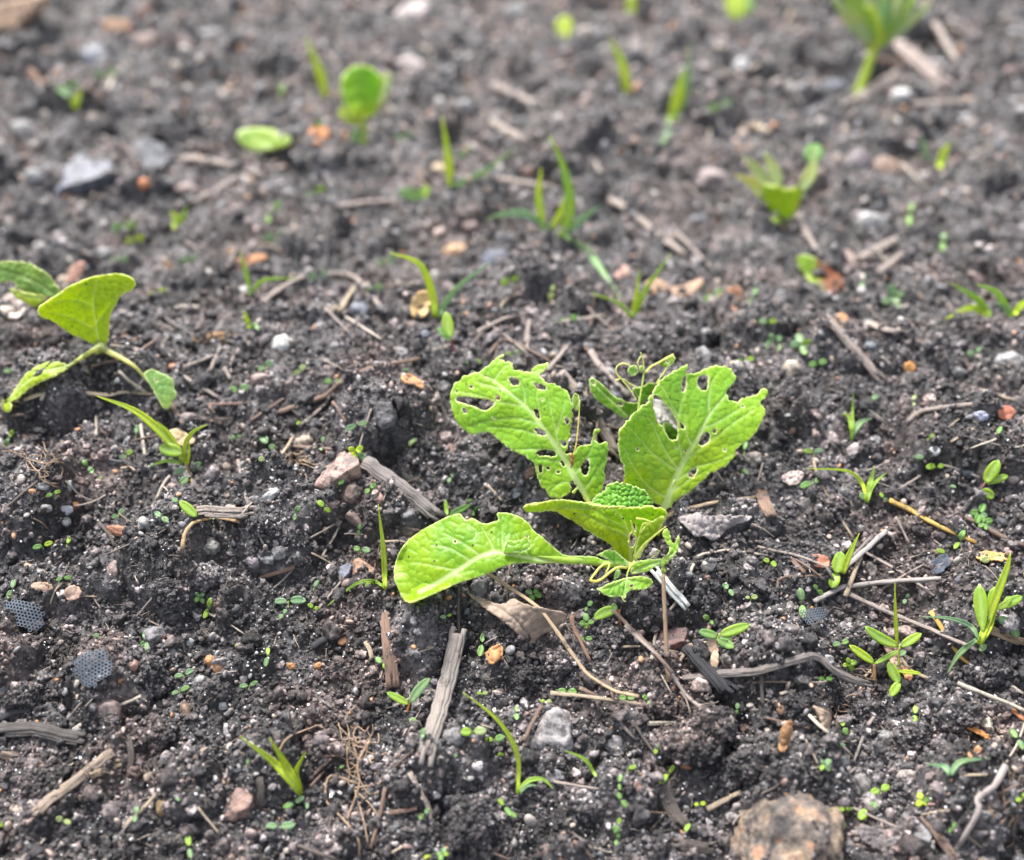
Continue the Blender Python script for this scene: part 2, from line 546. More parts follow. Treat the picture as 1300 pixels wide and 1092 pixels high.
def chaikin(p, n=1, closed=True):
    p = np.asarray(p, float)
    for _ in range(n):
        q = np.roll(p, -1, 0)
        if closed:
            p = np.stack([p*0.75+q*0.25, p*0.25+q*0.75], 1).reshape(-1, 2)
        else:
            a, b = p[:-1], p[1:]
            p = np.concatenate([p[:1], np.stack([a*0.75+b*0.25, a*0.25+b*0.75], 1).reshape(-1, p.shape[1]), p[-1:]])
    return p

def resample(p, step, closed=True):
    p = np.asarray(p, float)
    if closed: p = np.concatenate([p, p[:1]])
    d = np.concatenate([[0], np.cumsum(np.linalg.norm(np.diff(p, axis=0), axis=1))])
    n = max(int(d[-1]/step), 4)
    s = np.linspace(0, d[-1], n, endpoint=not closed)
    return np.stack([np.interp(s, d, p[:, k]) for k in range(p.shape[1])], 1)

def jag(p, amp, seed):
    r = np.random.RandomState(seed)
    t = np.roll(p, -1, 0)-np.roll(p, 1, 0); n = np.stack([t[:, 1], -t[:, 0]], 1)
    n /= np.maximum(np.linalg.norm(n, axis=1), 1e-6)[:, None]
    k = r.normal(size=len(p)); k = 0.5*k+0.5*np.roll(k, 1)
    return p+n*(k*amp)[:, None]

def fill(outline, holes, step):
    """triangles over an outline with holes, in picture-plane units"""
    lo, hi = outline.min(0), outline.max(0)
    gx, gy = np.meshgrid(np.arange(lo[0], hi[0], step), np.arange(lo[1], hi[1], step*0.87))
    gx = gx+(np.arange(gx.shape[0]) % 2)[:, None]*step*0.5
    q = np.stack([gx.ravel(), gy.ravel()], 1)
    q = q[inside(q, outline)]
    ok = dist_poly(q, outline, True)[0] > step*0.55
    for h in holes:
        ok &= ~inside(q, h) & (dist_poly(q, h, True)[0] > step*0.55)
    q = q[ok]
    pts = [outline]+list(holes)+[q]
    edges = []; o = 0
    for l in pts[:-1]:
        n = len(l); edges += [(o+i, o+(i+1) % n) for i in range(n)]; o += n
    allp = np.concatenate(pts)
    vs, es, fs, *_ = delaunay_2d_cdt([Vector(p) for p in allp], edges, [], 0, 1e-6)
    v = np.array([x[:] for x in vs]); f = np.array([x for x in fs if len(x) == 3])
    c = v[f].mean(1)
    ok = inside(c, outline)
    for h in holes: ok &= ~inside(c, h)
    return v, f[ok]

def nrm(v): v = np.asarray(v, float); return v/np.linalg.norm(v)
def facing(e, a=0):
    """a direction e degrees above the horizon, turned a degrees from the viewer's side"""
    e, a = R(e), R(a)
    return np.array([math.sin(a)*math.cos(e), -math.cos(a)*math.cos(e), math.sin(e)])

def on_plane(px, py, p0, n, curve=None, lift=0.002, clamp=True):
    d = rays(px, py)
    t = ((np.asarray(p0)-CAM)@n)/(d@n)
    if curve is not None: t = t+curve(np.asarray(px, float), np.asarray(py, float))
    if clamp: t = np.minimum(t, ground_t(px, py)-lift)
    return CAM+d*t[:, None]

def big_leaf(name, par, org, outline, holes=(), p0=None, n=None, curve=None, mid=None, veins=(), mw=(5, 1.5), vw=1.7,
             step=2.3, blister=0.0005, cell=10, color=(0.13, 0.27, 0.028), jagk=0.6, rimw=1.6, seed=1, mat=None, lift=0.003,
             yellow=None, dead=None, speck=0.6, thick=0.0005, smooth=1, clamp=True):
    out = jag(resample(chaikin(outline, smooth), step*0.9), jagk, seed)
    hs = [jag(resample(chaikin(h, 1), max(step*0.8, 1.2)), jagk*0.5, seed+k+1) for k, h in enumerate(holes)]
    v, f = fill(out, hs, step)
    px, py = v[:, 0], v[:, 1]
    W = on_plane(px, py, p0, n, curve, lift, clamp)
    vein = np.zeros(len(v)); rec = np.zeros(len(v))
    if mid is not None:
        d, al = dist_poly(v, chaikin(mid, 2, False))
        w = mw[0]+(mw[1]-mw[0])*al
        vein = np.maximum(vein, 1-sstep(w*0.6, w*1.15, d)); rec = np.maximum(rec, np.exp(-(d/(w*1.6))**2))
    for q in veins:
        d, al = dist_poly(v, chaikin(q, 2, False))
        w = vw*(1-0.55*al)
        vein = np.maximum(vein, (1-sstep(w*0.5, w*1.2, d))*(0.85-0.35*al)); rec = np.maximum(rec, 0.8*np.exp(-(d/(w*2.0))**2))
    wx = px+3*vnoise(px/14, py/14, seed); wy = py+3*vnoise(px/14, py/14, seed+3)
    e1, id1 = cells(wx/cell, wy/cell, seed); e2, id2 = cells(wx/cell*2.1, wy/cell*2.1, seed+20)
    dome = sstep(0, 0.30, e1)*(0.75+0.35*id1)+0.18*sstep(0, 0.3, e2)+0.25*vnoise(px/6, py/6, seed)
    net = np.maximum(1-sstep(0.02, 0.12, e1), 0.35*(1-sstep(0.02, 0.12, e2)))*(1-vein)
    hgt = blister*(dome*(1-rec)-0.8*rec)+min(0.0016, 4*blister)*fbm(px/42, py/42, seed+7, 2)
    W = W+n*hgt[:, None]
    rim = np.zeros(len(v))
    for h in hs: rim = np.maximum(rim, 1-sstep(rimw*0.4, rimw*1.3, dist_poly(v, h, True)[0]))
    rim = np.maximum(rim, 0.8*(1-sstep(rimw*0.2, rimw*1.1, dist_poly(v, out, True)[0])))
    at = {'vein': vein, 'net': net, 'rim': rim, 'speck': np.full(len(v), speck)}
    if yellow is not None: at['yellow'] = np.clip(yellow(px, py), 0, 1)
    if dead is not None: at['dead'] = np.clip(dead(px, py), 0, 1)
    # outward side first so that the faces look at the viewer
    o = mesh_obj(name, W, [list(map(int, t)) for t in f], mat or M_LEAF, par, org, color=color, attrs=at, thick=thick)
    return o

def tube_geo(pts, rad, seg=8, seed=0, rough=0.0, flat=1.0, caps=True):
    pts = np.asarray(pts, float); n = len(pts)
    rad = np.broadcast_to(np.asarray(rad, float), (n,))
    T = np.gradient(pts, axis=0); T /= np.maximum(np.linalg.norm(T, axis=1), 1e-9)[:, None]
    up = np.array([0, 0, 1.0]); v = []; al = []; ar = []
    r = np.random.RandomState(seed)
    prof = 1+rough*r.normal(size=seg)
    L = np.concatenate([[0], np.cumsum(np.linalg.norm(np.diff(pts, axis=0), axis=1))])
    pa = None
    for i in range(n):
        a = np.cross(T[i], up)
        if np.linalg.norm(a) < 1e-3: a = np.array([1.0, 0, 0])
        if pa is not None:
            a = pa-T[i]*(pa@T[i])
        a = nrm(a); b = np.cross(a, T[i]); pa = a
        for k in range(seg):
            th = 2*math.pi*k/seg
            q = rad[i]*prof[k]*(1+0.35*rough*r.normal())
            v.append(pts[i]+a*math.cos(th)*q+b*math.sin(th)*q*flat); al.append(L[i]); ar.append(math.sin(th)*1.0+2.2*math.cos(th))
    f = [[i*seg+k, i*seg+(k+1) % seg, (i+1)*seg+(k+1) % seg, (i+1)*seg+k] for i in range(n-1) for k in range(seg)]
    if caps: f += [list(range(seg))[::-1], [(n-1)*seg+k for k in range(seg)]]
    return np.array(v), f, np.array(al), np.array(ar)

def join(gs):
    V, F, A, B = [], [], [], []; o = 0
    for v, f, a, b in gs:
        V.append(v); F += [[i+o for i in t] for t in f]; A.append(a); B.append(b); o += len(v)
    return np.concatenate(V), F, np.concatenate(A), np.concatenate(B)

def spline(p, n):
    """smooth curve through points (Catmull-Rom)"""
    p = np.asarray(p, float)
    if len(p) == 2: return p[0]+(p[1]-p[0])*np.linspace(0, 1, n)[:, None]
    q = np.concatenate([[2*p[0]-p[1]], p, [2*p[-1]-p[-2]]])
    out = []
    for s in np.linspace(0, len(p)-1-1e-6, n):
        i = int(s); t = s-i
        a, b, c, d = q[i:i+4]
        out.append(0.5*((2*b)+(c-a)*t+(2*a-5*b+4*c-d)*t*t+(3*b-a-3*c+d)*t**3))
    return np.array(out)

def blade_geo(pts, wid, fold=0.35, cols=5, face=None):
    """a leaf blade: folded ribbon along 3-D points; wid = full width at each"""
    pts = np.asarray(pts, float); n = len(pts)
    T = np.gradient(pts, axis=0); T /= np.maximum(np.linalg.norm(T, axis=1), 1e-9)[:, None]
    v = []; vein = []
    for i in range(n):
        fc = face if face is not None else nrm(CAM-pts[i])
        s = np.cross(T[i], fc)
        s = nrm(s) if np.linalg.norm(s) > 1e-4 else np.array([1.0, 0, 0])
        nn = np.cross(s, T[i])
        for k in range(cols):
            u = 2*k/(cols-1)-1
            v.append(pts[i]+s*u*wid[i]/2+nn*fold*abs(u)*wid[i]/2); vein.append(1.0 if abs(u) < 0.05 else 0.0)
    f = [[i*cols+k, i*cols+k+1, (i+1)*cols+k+1, (i+1)*cols+k] for i in range(n-1) for k in range(cols-1)]
    return np.array(v), f, np.array(vein)

GREEN = {'b': (0.14, 0.28, 0.09), 'y': (0.30, 0.42, 0.025), 'p': (0.27, 0.36, 0.17), 't': (0.15, 0.27, 0.155), 'd': (0.07, 0.19, 0.03),
         'g': (0.20, 0.34, 0.04)}
def px_points(pl, base, e=46, lift=0.0015, a=0, clamp=True):
    pl = np.asarray(pl, float)
    return on_plane(pl[:, 0], pl[:, 1], base, facing(e, a), None, lift, clamp)

def grass_blade(par, org, pl, w, col='y', e=30, name='blade', tip=0.12, wbase=0.7, fold=0.4):
    pl = spline(pl, 14)
    W = px_points(pl, org, e, 0.0045)
    m = mpp(org)
    s = np.linspace(0, 1, len(pl))
    prof = np.minimum(wbase+(1-wbase)*s/0.3, 1)*np.clip((1-s)/0.55, 0, 1)**0.8
    v, f, ve = blade_geo(W, w*m*np.maximum(prof, tip*0.5), fold)
    return mesh_obj(name, v, f, M_BLADE, par, org, color=GREEN[col] if isinstance(col, str) else col, attrs={'vein': ve*0.25}, thick=0.00025)

def oval_leaf(par, org, bx, by, tx, ty, w, col='b', e=50, bow=0.0, name='leaf', h=0.0, a=0, wmax=0.5, fold=0.25, lift=0.004):
    """a small leaf from its base to its tip (photograph points), w wide"""
    n = 11
    b, t = np.array([bx, by], float), np.array([tx, ty], float)
    s = np.linspace(0, 1, n)
    ax = t-b; nr = np.array([ax[1], -ax[0]])
    pl = b+s[:, None]*ax+(bow*4*s*(1-s))[:, None]*nr
    W = px_points(pl, np.asarray(org)+np.array([0, 0, h]), e, lift, a)
    p = s**0.5*(1-s)**0.55 if wmax == 0.5 else s**(wmax/(1-wmax)*0.6)*(1-s)**0.6
    p = p/p.max(); p[0] = 0.12; p[-1] = 0.05
    v, f, ve = blade_geo(W, w*mpp(org)*p, fold)
    return mesh_obj(name, v, f, M_BLADE, par, org, color=GREEN[col] if isinstance(col, str) else col, attrs={'vein': ve*0.35}, thick=0.0003)

def stem_px(par, org, pl, r, color, e=40, name='stem', taper=0.7):
    W = px_points(spline(pl, 8), org, e, 0.0005)
    m = mpp(org)
    v, f, a, b = tube_geo(W, np.linspace(r, r*taper, len(W))*m, 7)
    return mesh_obj(name, v, f, M_BLADE, par, org, color=color)

# ------------------------------------------------------------------ the big insect-eaten seedling
def Z1(*p): return [(480+x/2.5, 430+y/2.5) for x, y in p]              # notes taken on enlargements of the photograph
def Z2(*p): return [(560+x/5.459, 440+y/5.46) for x, y in p]
def Z3(*p): return [(730+x/4.965, 440+y/4.964) for x, y in p]
def Z4(*p): return [(660+x/5.417, 600+y/5.415) for x, y in p]
def Z5(*p): return [(490+x/4.643, 620+y/4.644) for x, y in p]
VEINC = (0.42, 0.52, 0.25)

def petiole(par, org, pl, r, p0, n, curve=None, name='petiole', color=(0.36, 0.48, 0.17), lift=0.002, r1=0.6, flat=0.8, off=0.0):
    W = on_plane(*spline(pl, 16).T, p0, n, curve, lift)+n*off
    m = mpp(org)
    v, f, a, b = tube_geo(W, r*m*(np.linspace(1, r1, 16)*np.minimum(1, 0.15+np.linspace(0, 2.2, 16)) if r1 > 1 else np.linspace(1, r1, 16)*np.linspace(1.0, 0.25, 16)**0.6), 10, flat=flat)
    return mesh_obj(name, v, f, M_LEAF, par, org, color=color)

def strand(par, org, pl, r, p0, n, curve=None, name='vein_strand', color=(0.46, 0.54, 0.26)):
    W = on_plane(*spline(pl, 18).T, p0, n, curve, 0.001)
    v, f, a, b = tube_geo(W, np.linspace(r, r*0.7, 18)*mpp(org), 6, 3, 0.12)
    return mesh_obj(name, v, f, M_LEAF, par, org, color=color)

base = P(798, 712)
bigplant = root('cabbage_seedling', base, 'large bright green cabbage seedling with insect-eaten holed leaves at the centre', 'plant')

# upper left leaf
nA = nrm(facing(38, -14)); pA = P(790, 705)+np.array([0, 0.004, 0.004])
cA = lambda x, y: -0.006*((y-640)/170)**2*0+0.010*np.clip((560-y)/110, 0, 1.3)**2-0.004*np.cos((x-650)/40)*0.4
outA = Z2((1010, 1075), (960, 1010), (950, 985), (930, 1015), (905, 1010), (915, 990), (940, 980), (925, 940), (898, 930), (905, 1000), (905, 1020), (850, 1035), (838, 1062),
          (800, 1055), (760, 1035), (730, 1005), (690, 960), (670, 900), (665, 860), (645, 800), (600, 775), (540, 745), (470, 705), (410, 660), (365, 620), (335, 595),
          (270, 600), (210, 613), (160, 590), (115, 535), (85, 480), (68, 410), (62, 330), (80, 265), (125, 245), (135, 215), (180, 195), (250, 185), (310, 150), (360, 105),
          (420, 50), (438, 62), (400, 92), (430, 95), (440, 112), (490, 110), (500, 130), (490, 165), (520, 175), (580, 170), (625, 180), (635, 150), (680, 125), (720, 120),
          (740, 105), (735, 150), (700, 185), (670, 190), (690, 220), (730, 245), (790, 258), (850, 290), (885, 320), (905, 360), (915, 430), (910, 500), (900, 570), (890, 650),
          (870, 720), (860, 745), (905, 740), (925, 745), (945, 700), (965, 690), (990, 680), (1030, 685), (1045, 640), (1060, 570), (1085, 562), (1105, 578), (1075, 605),
          (1065, 650), (1085, 675), (1130, 660), (1155, 665), (1165, 720), (1145, 800), (1130, 860), (1132, 930), (1110, 1010), (1085, 1045), (1050, 1060))
holA = [Z2((98, 365), (125, 345), (180, 345), (250, 358), (320, 368), (385, 388), (355, 410), (330, 438), (300, 445), (250, 425), (190, 400), (130, 388)),
        Z2((460, 220), (500, 215), (535, 225), (545, 265), (510, 272), (485, 262)), Z2((632, 250), (670, 258), (715, 265), (732, 300), (690, 300), (660, 285)),
        Z2((382, 340), (405, 338), (418, 365), (395, 375), (380, 362)), Z2((145, 430), (175, 425), (182, 455), (155, 460)),
        Z2((635, 435), (665, 430), (680, 460), (685, 510), (655, 480)), Z2((642, 575), (680, 565), (725, 600), (725, 618), (680, 615), (655, 600)),
        Z2((860, 490), (885, 490), (892, 520), (875, 545), (858, 520)), Z2((822, 650), (870, 655), (872, 690), (840, 690)),
        Z2((652, 735), (700, 718), (770, 715), (798, 745), (785, 765), (730, 755), (690, 760)), Z2((680, 820), (705, 820), (705, 875), (685, 878), (678, 850)),
        Z2((795, 868), (815, 858), (830, 875), (810, 885)), Z2((965, 840), (990, 790), (1022, 765), (1030, 810), (1020, 875), (995, 895), (972, 870)),
        Z2((195, 270), (220, 270), (225, 285), (200, 285)), Z2((822, 790), (845, 800), (858, 830), (840, 830)), Z2((298, 202), (312, 202), (312, 212), (300, 212))]
midA = Z2((1020, 1080), (960, 970), (900, 860), (840, 750), (760, 640), (680, 530), (600, 430), (520, 360), (450, 300), (370, 235), (300, 205))
veinsA = [Z2((770, 650), (660, 610), (560, 580), (440, 560), (330, 560)), Z2((690, 545), (560, 500), (430, 500), (300, 520), (180, 560)),
          Z2((590, 425), (480, 395), (390, 385), (250, 330), (100, 310)), Z2((810, 690), (790, 560), (750, 400), (740, 290)), Z2((870, 760), (890, 680), (910, 560), (912, 420)),
          Z2((680, 530), (680, 420), (660, 330), (680, 250)), Z2((580, 410), (575, 300), (540, 230)), Z2((450, 300), (360, 280), (240, 240)),
          Z2((830, 740), (740, 710), (600, 712), (520, 715)), Z2((920, 880), (850, 800), (740, 790), (660, 780)), Z2((930, 890), (990, 800), (1050, 700), (1080, 590)),
          Z2((990, 990), (1060, 900), (1130, 780)), Z2((940, 960), (840, 930), (760, 1000)), Z2((370, 235), (420, 160), (460, 130)), Z2((800, 600), (830, 480), (870, 360))]
def pin(n, box, seed):
    r = np.random.RandomState(seed); out = []
    for _ in range(n):
        x, y = r.uniform(box[0], box[2]), r.uniform(box[1], box[3]); s = r.uniform(1.3, 2.6)
        out.append([(x-s, y), (x-s*.3, y-s*r.uniform(.6, 1.1)), (x+s*r.uniform(.7, 1.3), y-s*.2), (x+s*.4, y+s*.9)])
    return out
def spare(hs, extra, poly):
    keep = []
    for q in extra:
        c = np.mean(q, 0)[None]
        if inside(c, np.asarray(poly))[0] and dist_poly(c, poly, True)[0] > 6 and all((not inside(c, np.asarray(h))[0]) and dist_poly(c, h, True)[0] > 6 for h in list(hs)+keep): keep.append(q)
    return list(hs)+keep
holA = spare(holA, pin(16, (575, 465, 765, 625), 5), outA)
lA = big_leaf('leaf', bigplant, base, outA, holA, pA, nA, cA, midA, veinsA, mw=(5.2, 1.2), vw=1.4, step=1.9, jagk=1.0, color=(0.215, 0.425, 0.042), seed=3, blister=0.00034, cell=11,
              yellow=lambda x, y: 0.75*sstep(560, 625, y+0.25*(620-x))*(0.6+0.4*vnoise(x/13, y/13, 3)), rimw=1.5)
lA['label'] = 'upper left leaf eaten to lace with ragged holes'
pe = petiole(lA, base, Z2((1130, 1260), (1080, 1160), (1020, 1075), (960, 970), (905, 870)), 7.2, pA, nA, cA, off=-0.0005, r1=0.55)
strand(lA, base, Z2((915, 750), (930, 700), (945, 600), (955, 470), (960, 370)), 1.0, pA, nA, cA)
big_leaf('leaf_scrap', lA, base, Z2((905, 345), (930, 320), (955, 345), (960, 400), (940, 455), (920, 445), (905, 400)), [], pA, nA, cA, step=1.8, color=(0.17, 0.29, 0.04), seed=5)
big_leaf('withered_flap', lA, base, Z2((885, 745), (920, 740), (918, 790), (905, 845), (893, 840), (900, 790), (890, 765)), [], pA+np.array([0, -0.003, 0.002]), nA, cA, step=1.8,
         color=(0.30, 0.12, 0.05), seed=6, mat=M_DRY)

# upper right leaf
nB = nrm(facing(40, 16)); pB = P(815, 705)+np.array([0, 0.012, 0.004])
cB = lambda x, y: 0.012*np.clip((560-y)/110, 0, 1.3)**2-0.006*((x-870-(640-y)*0.28)/75)**2*np.clip((660-y)/60, 0, 1)
outB = Z3((565, 1020), (520, 1000), (480, 975), (420, 960), (330, 900), (305, 850), (310, 800), (295, 740), (270, 670), (272, 590), (280, 520), (320, 475), (345, 450), (350, 425),
          (400, 400), (410, 375), (470, 360), (490, 390), (505, 440), (515, 490), (560, 480), (600, 470), (650, 460), (620, 420), (590, 385), (545, 350), (500, 335), (515, 315),
          (520, 290), (510, 250), (530, 215), (580, 180), (640, 145), (700, 108), (705, 130), (695, 150), (710, 175), (760, 165), (820, 150), (860, 118), (920, 125), (970, 130),
          (985, 160), (1018, 185), (1000, 220), (970, 260), (950, 305), (970, 340), (1015, 345), (1060, 325), (1120, 310), (1165, 290), (1190, 258), (1215, 268), (1222, 300),
          (1195, 325), (1160, 355), (1165, 372), (1195, 385), (1190, 430), (1165, 500), (1130, 550), (1070, 605), (1010, 650), (1000, 700), (960, 745), (870, 790), (800, 850),
          (750, 900), (690, 935), (620, 970), (600, 1025))
holB = [Z3((478, 300), (505, 285), (520, 300), (545, 345), (600, 395), (655, 450), (650, 540), (645, 590), (605, 590), (575, 550), (560, 500), (520, 490), (500, 430), (480, 380)),
        Z3((778, 190), (805, 178), (838, 190), (836, 250), (822, 280), (790, 272), (770, 240)), Z3((682, 190), (700, 188), (706, 225), (695, 285), (675, 288), (672, 240)),
        Z3((785, 590), (800, 555), (830, 532), (852, 560), (845, 600), (805, 628), (782, 625)), Z3((718, 800), (745, 768), (778, 765), (768, 800), (745, 828), (720, 822)),
        Z3((660, 480), (672, 478), (692, 515), (685, 528), (665, 505)), Z3((868, 525), (882, 518), (888, 540), (872, 550)), Z3((1015, 342), (1030, 338), (1030, 355), (1018, 358))]
holB[0] = Z3((484, 312), (510, 300), (545, 345), (600, 395), (645, 445), (650, 540), (645, 590), (605, 590), (575, 550), (560, 500), (528, 490), (508, 430), (488, 380))
outB = Z3((565, 1020), (520, 1000), (480, 975), (420, 960), (330, 900), (305, 850), (310, 800), (295, 740), (270, 670), (272, 590), (280, 520), (320, 475), (345, 450), (350, 425),
          (400, 400), (420, 370), (465, 350), (470, 310), (495, 275), (510, 250), (530, 215), (580, 180), (640, 145), (700, 108), (705, 130), (695, 150), (710, 175), (760, 165),
          (820, 150), (860, 118), (920, 125), (970, 130), (985, 160), (1018, 185), (1000, 220), (970, 260), (950, 305), (970, 340), (1015, 345), (1060, 325), (1120, 310),
          (1165, 290), (1190, 258), (1215, 268), (1222, 300), (1195, 325), (1160, 355), (1165, 372), (1195, 385), (1190, 430), (1165, 500), (1130, 550), (1070, 605),
          (1010, 650), (1000, 700), (960, 745), (870, 790), (800, 850), (750, 900), (690, 935), (620, 970), (600, 1025))
midB = Z3((560, 1020), (590, 930), (630, 840), (680, 740), (740, 630), (800, 530), (840, 440), (880, 390), (960, 290))
veinsB = [Z3((690, 740), (660, 640), (650, 520), (655, 440)), Z3((650, 770), (580, 680), (520, 560), (480, 450), (400, 440)), Z3((640, 780), (500, 690), (420, 600), (330, 500)),
          Z3((700, 720), (780, 650), (900, 560), (1000, 480), (1120, 400)), Z3((820, 510), (900, 480), (990, 420), (1060, 380)), Z3((850, 430), (840, 330), (860, 220), (900, 150)),
          Z3((640, 850), (760, 760), (880, 730), (990, 680)), Z3((655, 440), (670, 350), (700, 300), (690, 180)), Z3((600, 930), (700, 850), (800, 800)),
          Z3((590, 960), (470, 900), (360, 760), (300, 620)), Z3((740, 630), (700, 560), (690, 400)), Z3((655, 440), (590, 340), (540, 240))]
holB = spare(holB, pin(12, (800, 470, 960, 610), 6), outB)
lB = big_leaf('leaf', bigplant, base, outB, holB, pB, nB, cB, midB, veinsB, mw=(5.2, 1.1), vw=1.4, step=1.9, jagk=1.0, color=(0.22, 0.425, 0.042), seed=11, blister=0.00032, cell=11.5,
              yellow=lambda x, y: 0.8*sstep(535, 600, y+0.35*(x-860))*(0.6+0.4*vnoise(x/13, y/13, 8)), rimw=1.5)
lB['label'] = 'upper right leaf with holes and a pale midrib'
petiole(lB, base, Z3((500, 1180), (540, 1080), (560, 1020), (590, 930), (630, 840)), 7.5, pB, nB, cB, off=-0.0005, r1=0.6)

# small rear leaf and the tattered rear leaf
nC = nrm(facing(42, 5)); pC = P(805, 690)+np.array([0, 0.03, 0.008])
lC = big_leaf('leaf', bigplant, base, Z3((82, 215), (100, 195), (135, 205), (185, 255), (230, 300), (290, 335), (340, 350), (395, 358), (400, 330), (350, 262), (410, 255), (440, 245),
              (450, 225), (490, 225), (510, 250), (480, 290), (455, 330), (420, 375), (400, 410), (350, 430), (320, 465), (290, 440), (240, 405), (180, 370), (120, 330), (95, 280)),
              [Z3((265, 355), (290, 348), (302, 370), (280, 378)), Z3((108, 228), (120, 228), (128, 240), (114, 242))], pC, nC, None,
              Z3((330, 440), (260, 370), (180, 300), (110, 230)), [], mw=(1.6, 0.8), step=2.0, color=(0.12, 0.28, 0.028), seed=15, blister=0.0003)
lC['label'] = 'small narrow leaf at the rear'
petiole(lC, base, Z3((480, 1000), (400, 600), (395, 400), (340, 430)), 2.2, pC, nC, color=(0.36, 0.48, 0.15))
pD = pC+np.array([0, -0.004, 0.004])
lD = petiole(bigplant, base, Z3((405, 560), (400, 400), (415, 290), (432, 180), (430, 90), (412, 35)), 1.9, pD, nC, name='eaten_leaf', color=(0.40, 0.52, 0.20))
lD['label'] = 'leaf eaten down to bare curling veins'
strand(lD, base, Z3((440, 165), (480, 125), (530, 100), (570, 75), (620, 48)), 1.5, pD, nC)
strand(lD, base, Z3((300, 215), (260, 165), (265, 125), (300, 105), (345, 118), (360, 140)), 1.1, pD, nC)
strand(lD, base, Z3((300, 215), (340, 262), (390, 340)), 1.1, pD, nC)
strand(lD, base, Z3((510, 235), (540, 190), (575, 140), (580, 120)), 1.1, pD, nC)
strand(lD, base, Z3((255, 210), (300, 205), (340, 230), (400, 262)), 0.9, pD, nC)
strand(lD, base, Z3((415, 60), (395, 100), (405, 130)), 1.0, pD, nC)
big_leaf('leaf_scrap', lD, base, Z3((520, 105), (570, 75), (620, 48), (632, 68), (625, 105), (580, 130), (545, 130)), [Z3((578, 92), (590, 88), (592, 100), (580, 104))], pD, nC, step=1.8, seed=16, color=(0.17, 0.32, 0.04))
big_leaf('leaf_scrap', lD, base, Z3((335, 130), (360, 115), (395, 130), (395, 165), (375, 190), (340, 180), (330, 155)), [], pD, nC, step=1.8, seed=17, color=(0.17, 0.31, 0.07))
big_leaf('leaf_scrap', lD, base, Z3((402, 130), (420, 118), (440, 140), (435, 165), (412, 160)), [], pD, nC, step=1.8, seed=18, color=(0.19, 0.31, 0.06))
# pale dead scrap caught behind the right leaf
nS = nrm(facing(45, 10))
sc = big_leaf('dry_leaf_scrap', None, P(845, 560), Z3((480, 330), (520, 330), (560, 345), (610, 390), (665, 440), (670, 500), (640, 540), (600, 490), (560, 470), (530, 500), (505, 480), (495, 410), (470, 380)),
              [], pB+np.array([0, 0.014, 0.003]), nS, None, Z3((500, 350), (580, 430), (650, 500)), [], step=2.2, color=(0.34, 0.31, 0.30), mat=M_DRY, seed=19, blister=0.0009, cell=12)
tag(sc, 'pale grey dead leaf scrap showing through the eaten upper right leaf', 'dead leaf')
big_leaf('rear_leaf', bigplant, base, Z3((540, 470), (600, 480), (660, 500), (680, 560), (660, 620), (600, 620), (560, 570)), [], pB+np.array([0, 0.022, 0.000]), nS, step=2.5, color=(0.08, 0.20, 0.022), seed=20)

# crinkled heart leaf
nE = nrm(facing(60, 0)); pE = P(790, 700)+np.array([0, 0.012, 0.020])
lE = big_leaf('heart_leaf', bigplant, base, Z4((490, 230), (500, 180), (540, 150), (590, 120), (600, 85), (650, 72), (705, 75), (760, 90), (830, 110), (870, 130), (905, 180), (920, 225), (850, 255), (700, 255), (560, 250)),
              [], pE, nE, lambda x, y: -0.010*np.cos((x-790)/45), step=1.5, blister=0.0013, cell=6.2, color=(0.15, 0.37, 0.045), seed=23, jagk=0.9)
lE['label'] = 'dark crinkled young heart leaf'

# cupped front leaf: a wall that opens towards the right
nF = nrm(facing(14, -6)); pF = P(800, 712)+np.array([0, -0.004, 0.004])
cF2 = lambda x, y: 0.016*np.clip((x-815)/70, -2.2, 1)**2*0-0.010*np.clip((800-x)/130, 0, 1)**1.5+0.004*np.sin((x-700)/30)*np.clip((700-y)/60, 0, 1)
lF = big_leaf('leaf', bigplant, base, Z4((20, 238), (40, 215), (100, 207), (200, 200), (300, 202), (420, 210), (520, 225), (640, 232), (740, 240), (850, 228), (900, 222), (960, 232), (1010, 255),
              (1015, 290), (985, 330), (950, 390), (880, 450), (830, 530), (800, 590), (770, 610), (720, 585), (650, 520), (590, 460), (520, 420), (430, 370), (330, 315), (240, 262), (150, 258), (60, 262)),
              [Z4((752, 420), (772, 425), (800, 440), (795, 490), (770, 515), (752, 490)), Z4((775, 350), (790, 345), (800, 395), (785, 410))], pF, nF, cF2,
              Z4((765, 600), (755, 500), (745, 400), (700, 300), (640, 240)), [Z4((750, 450), (640, 380), (520, 320), (300, 240)), Z4((760, 560), (820, 440), (880, 340), (960, 260)), Z4((745, 400), (600, 300), (450, 235))],
              mw=(2.6, 1.0), vw=1.3, step=1.9, color=(0.25, 0.49, 0.024), seed=27, blister=0.00055, cell=9, speck=1.0,
              yellow=lambda x, y: 0.75*(1-sstep(0, 30, np.abs(y-(640+0.55*(x-700)))))+0.5*sstep(690, 715, y)+0.25)
lF['label'] = 'cupped front leaf folded into a funnel'
# the funnel's thick rolled rim and its left flap
nF2 = nrm(facing(66, 0))
fl = big_leaf('rolled_edge', lF, base, Z4((20, 238), (40, 212), (70, 206), (150, 196), (230, 190), (330, 200), (430, 208), (520, 222), (640, 228), (740, 238), (735, 246), (640, 246), (520, 252), (430, 258), (330, 256), (200, 256), (120, 266), (50, 262)),
         [], pF+np.array([0, -0.006, 0.0]), nF, cF2, step=1.7, color=(0.24, 0.40, 0.05), seed=28, blister=0.0005, cell=6)
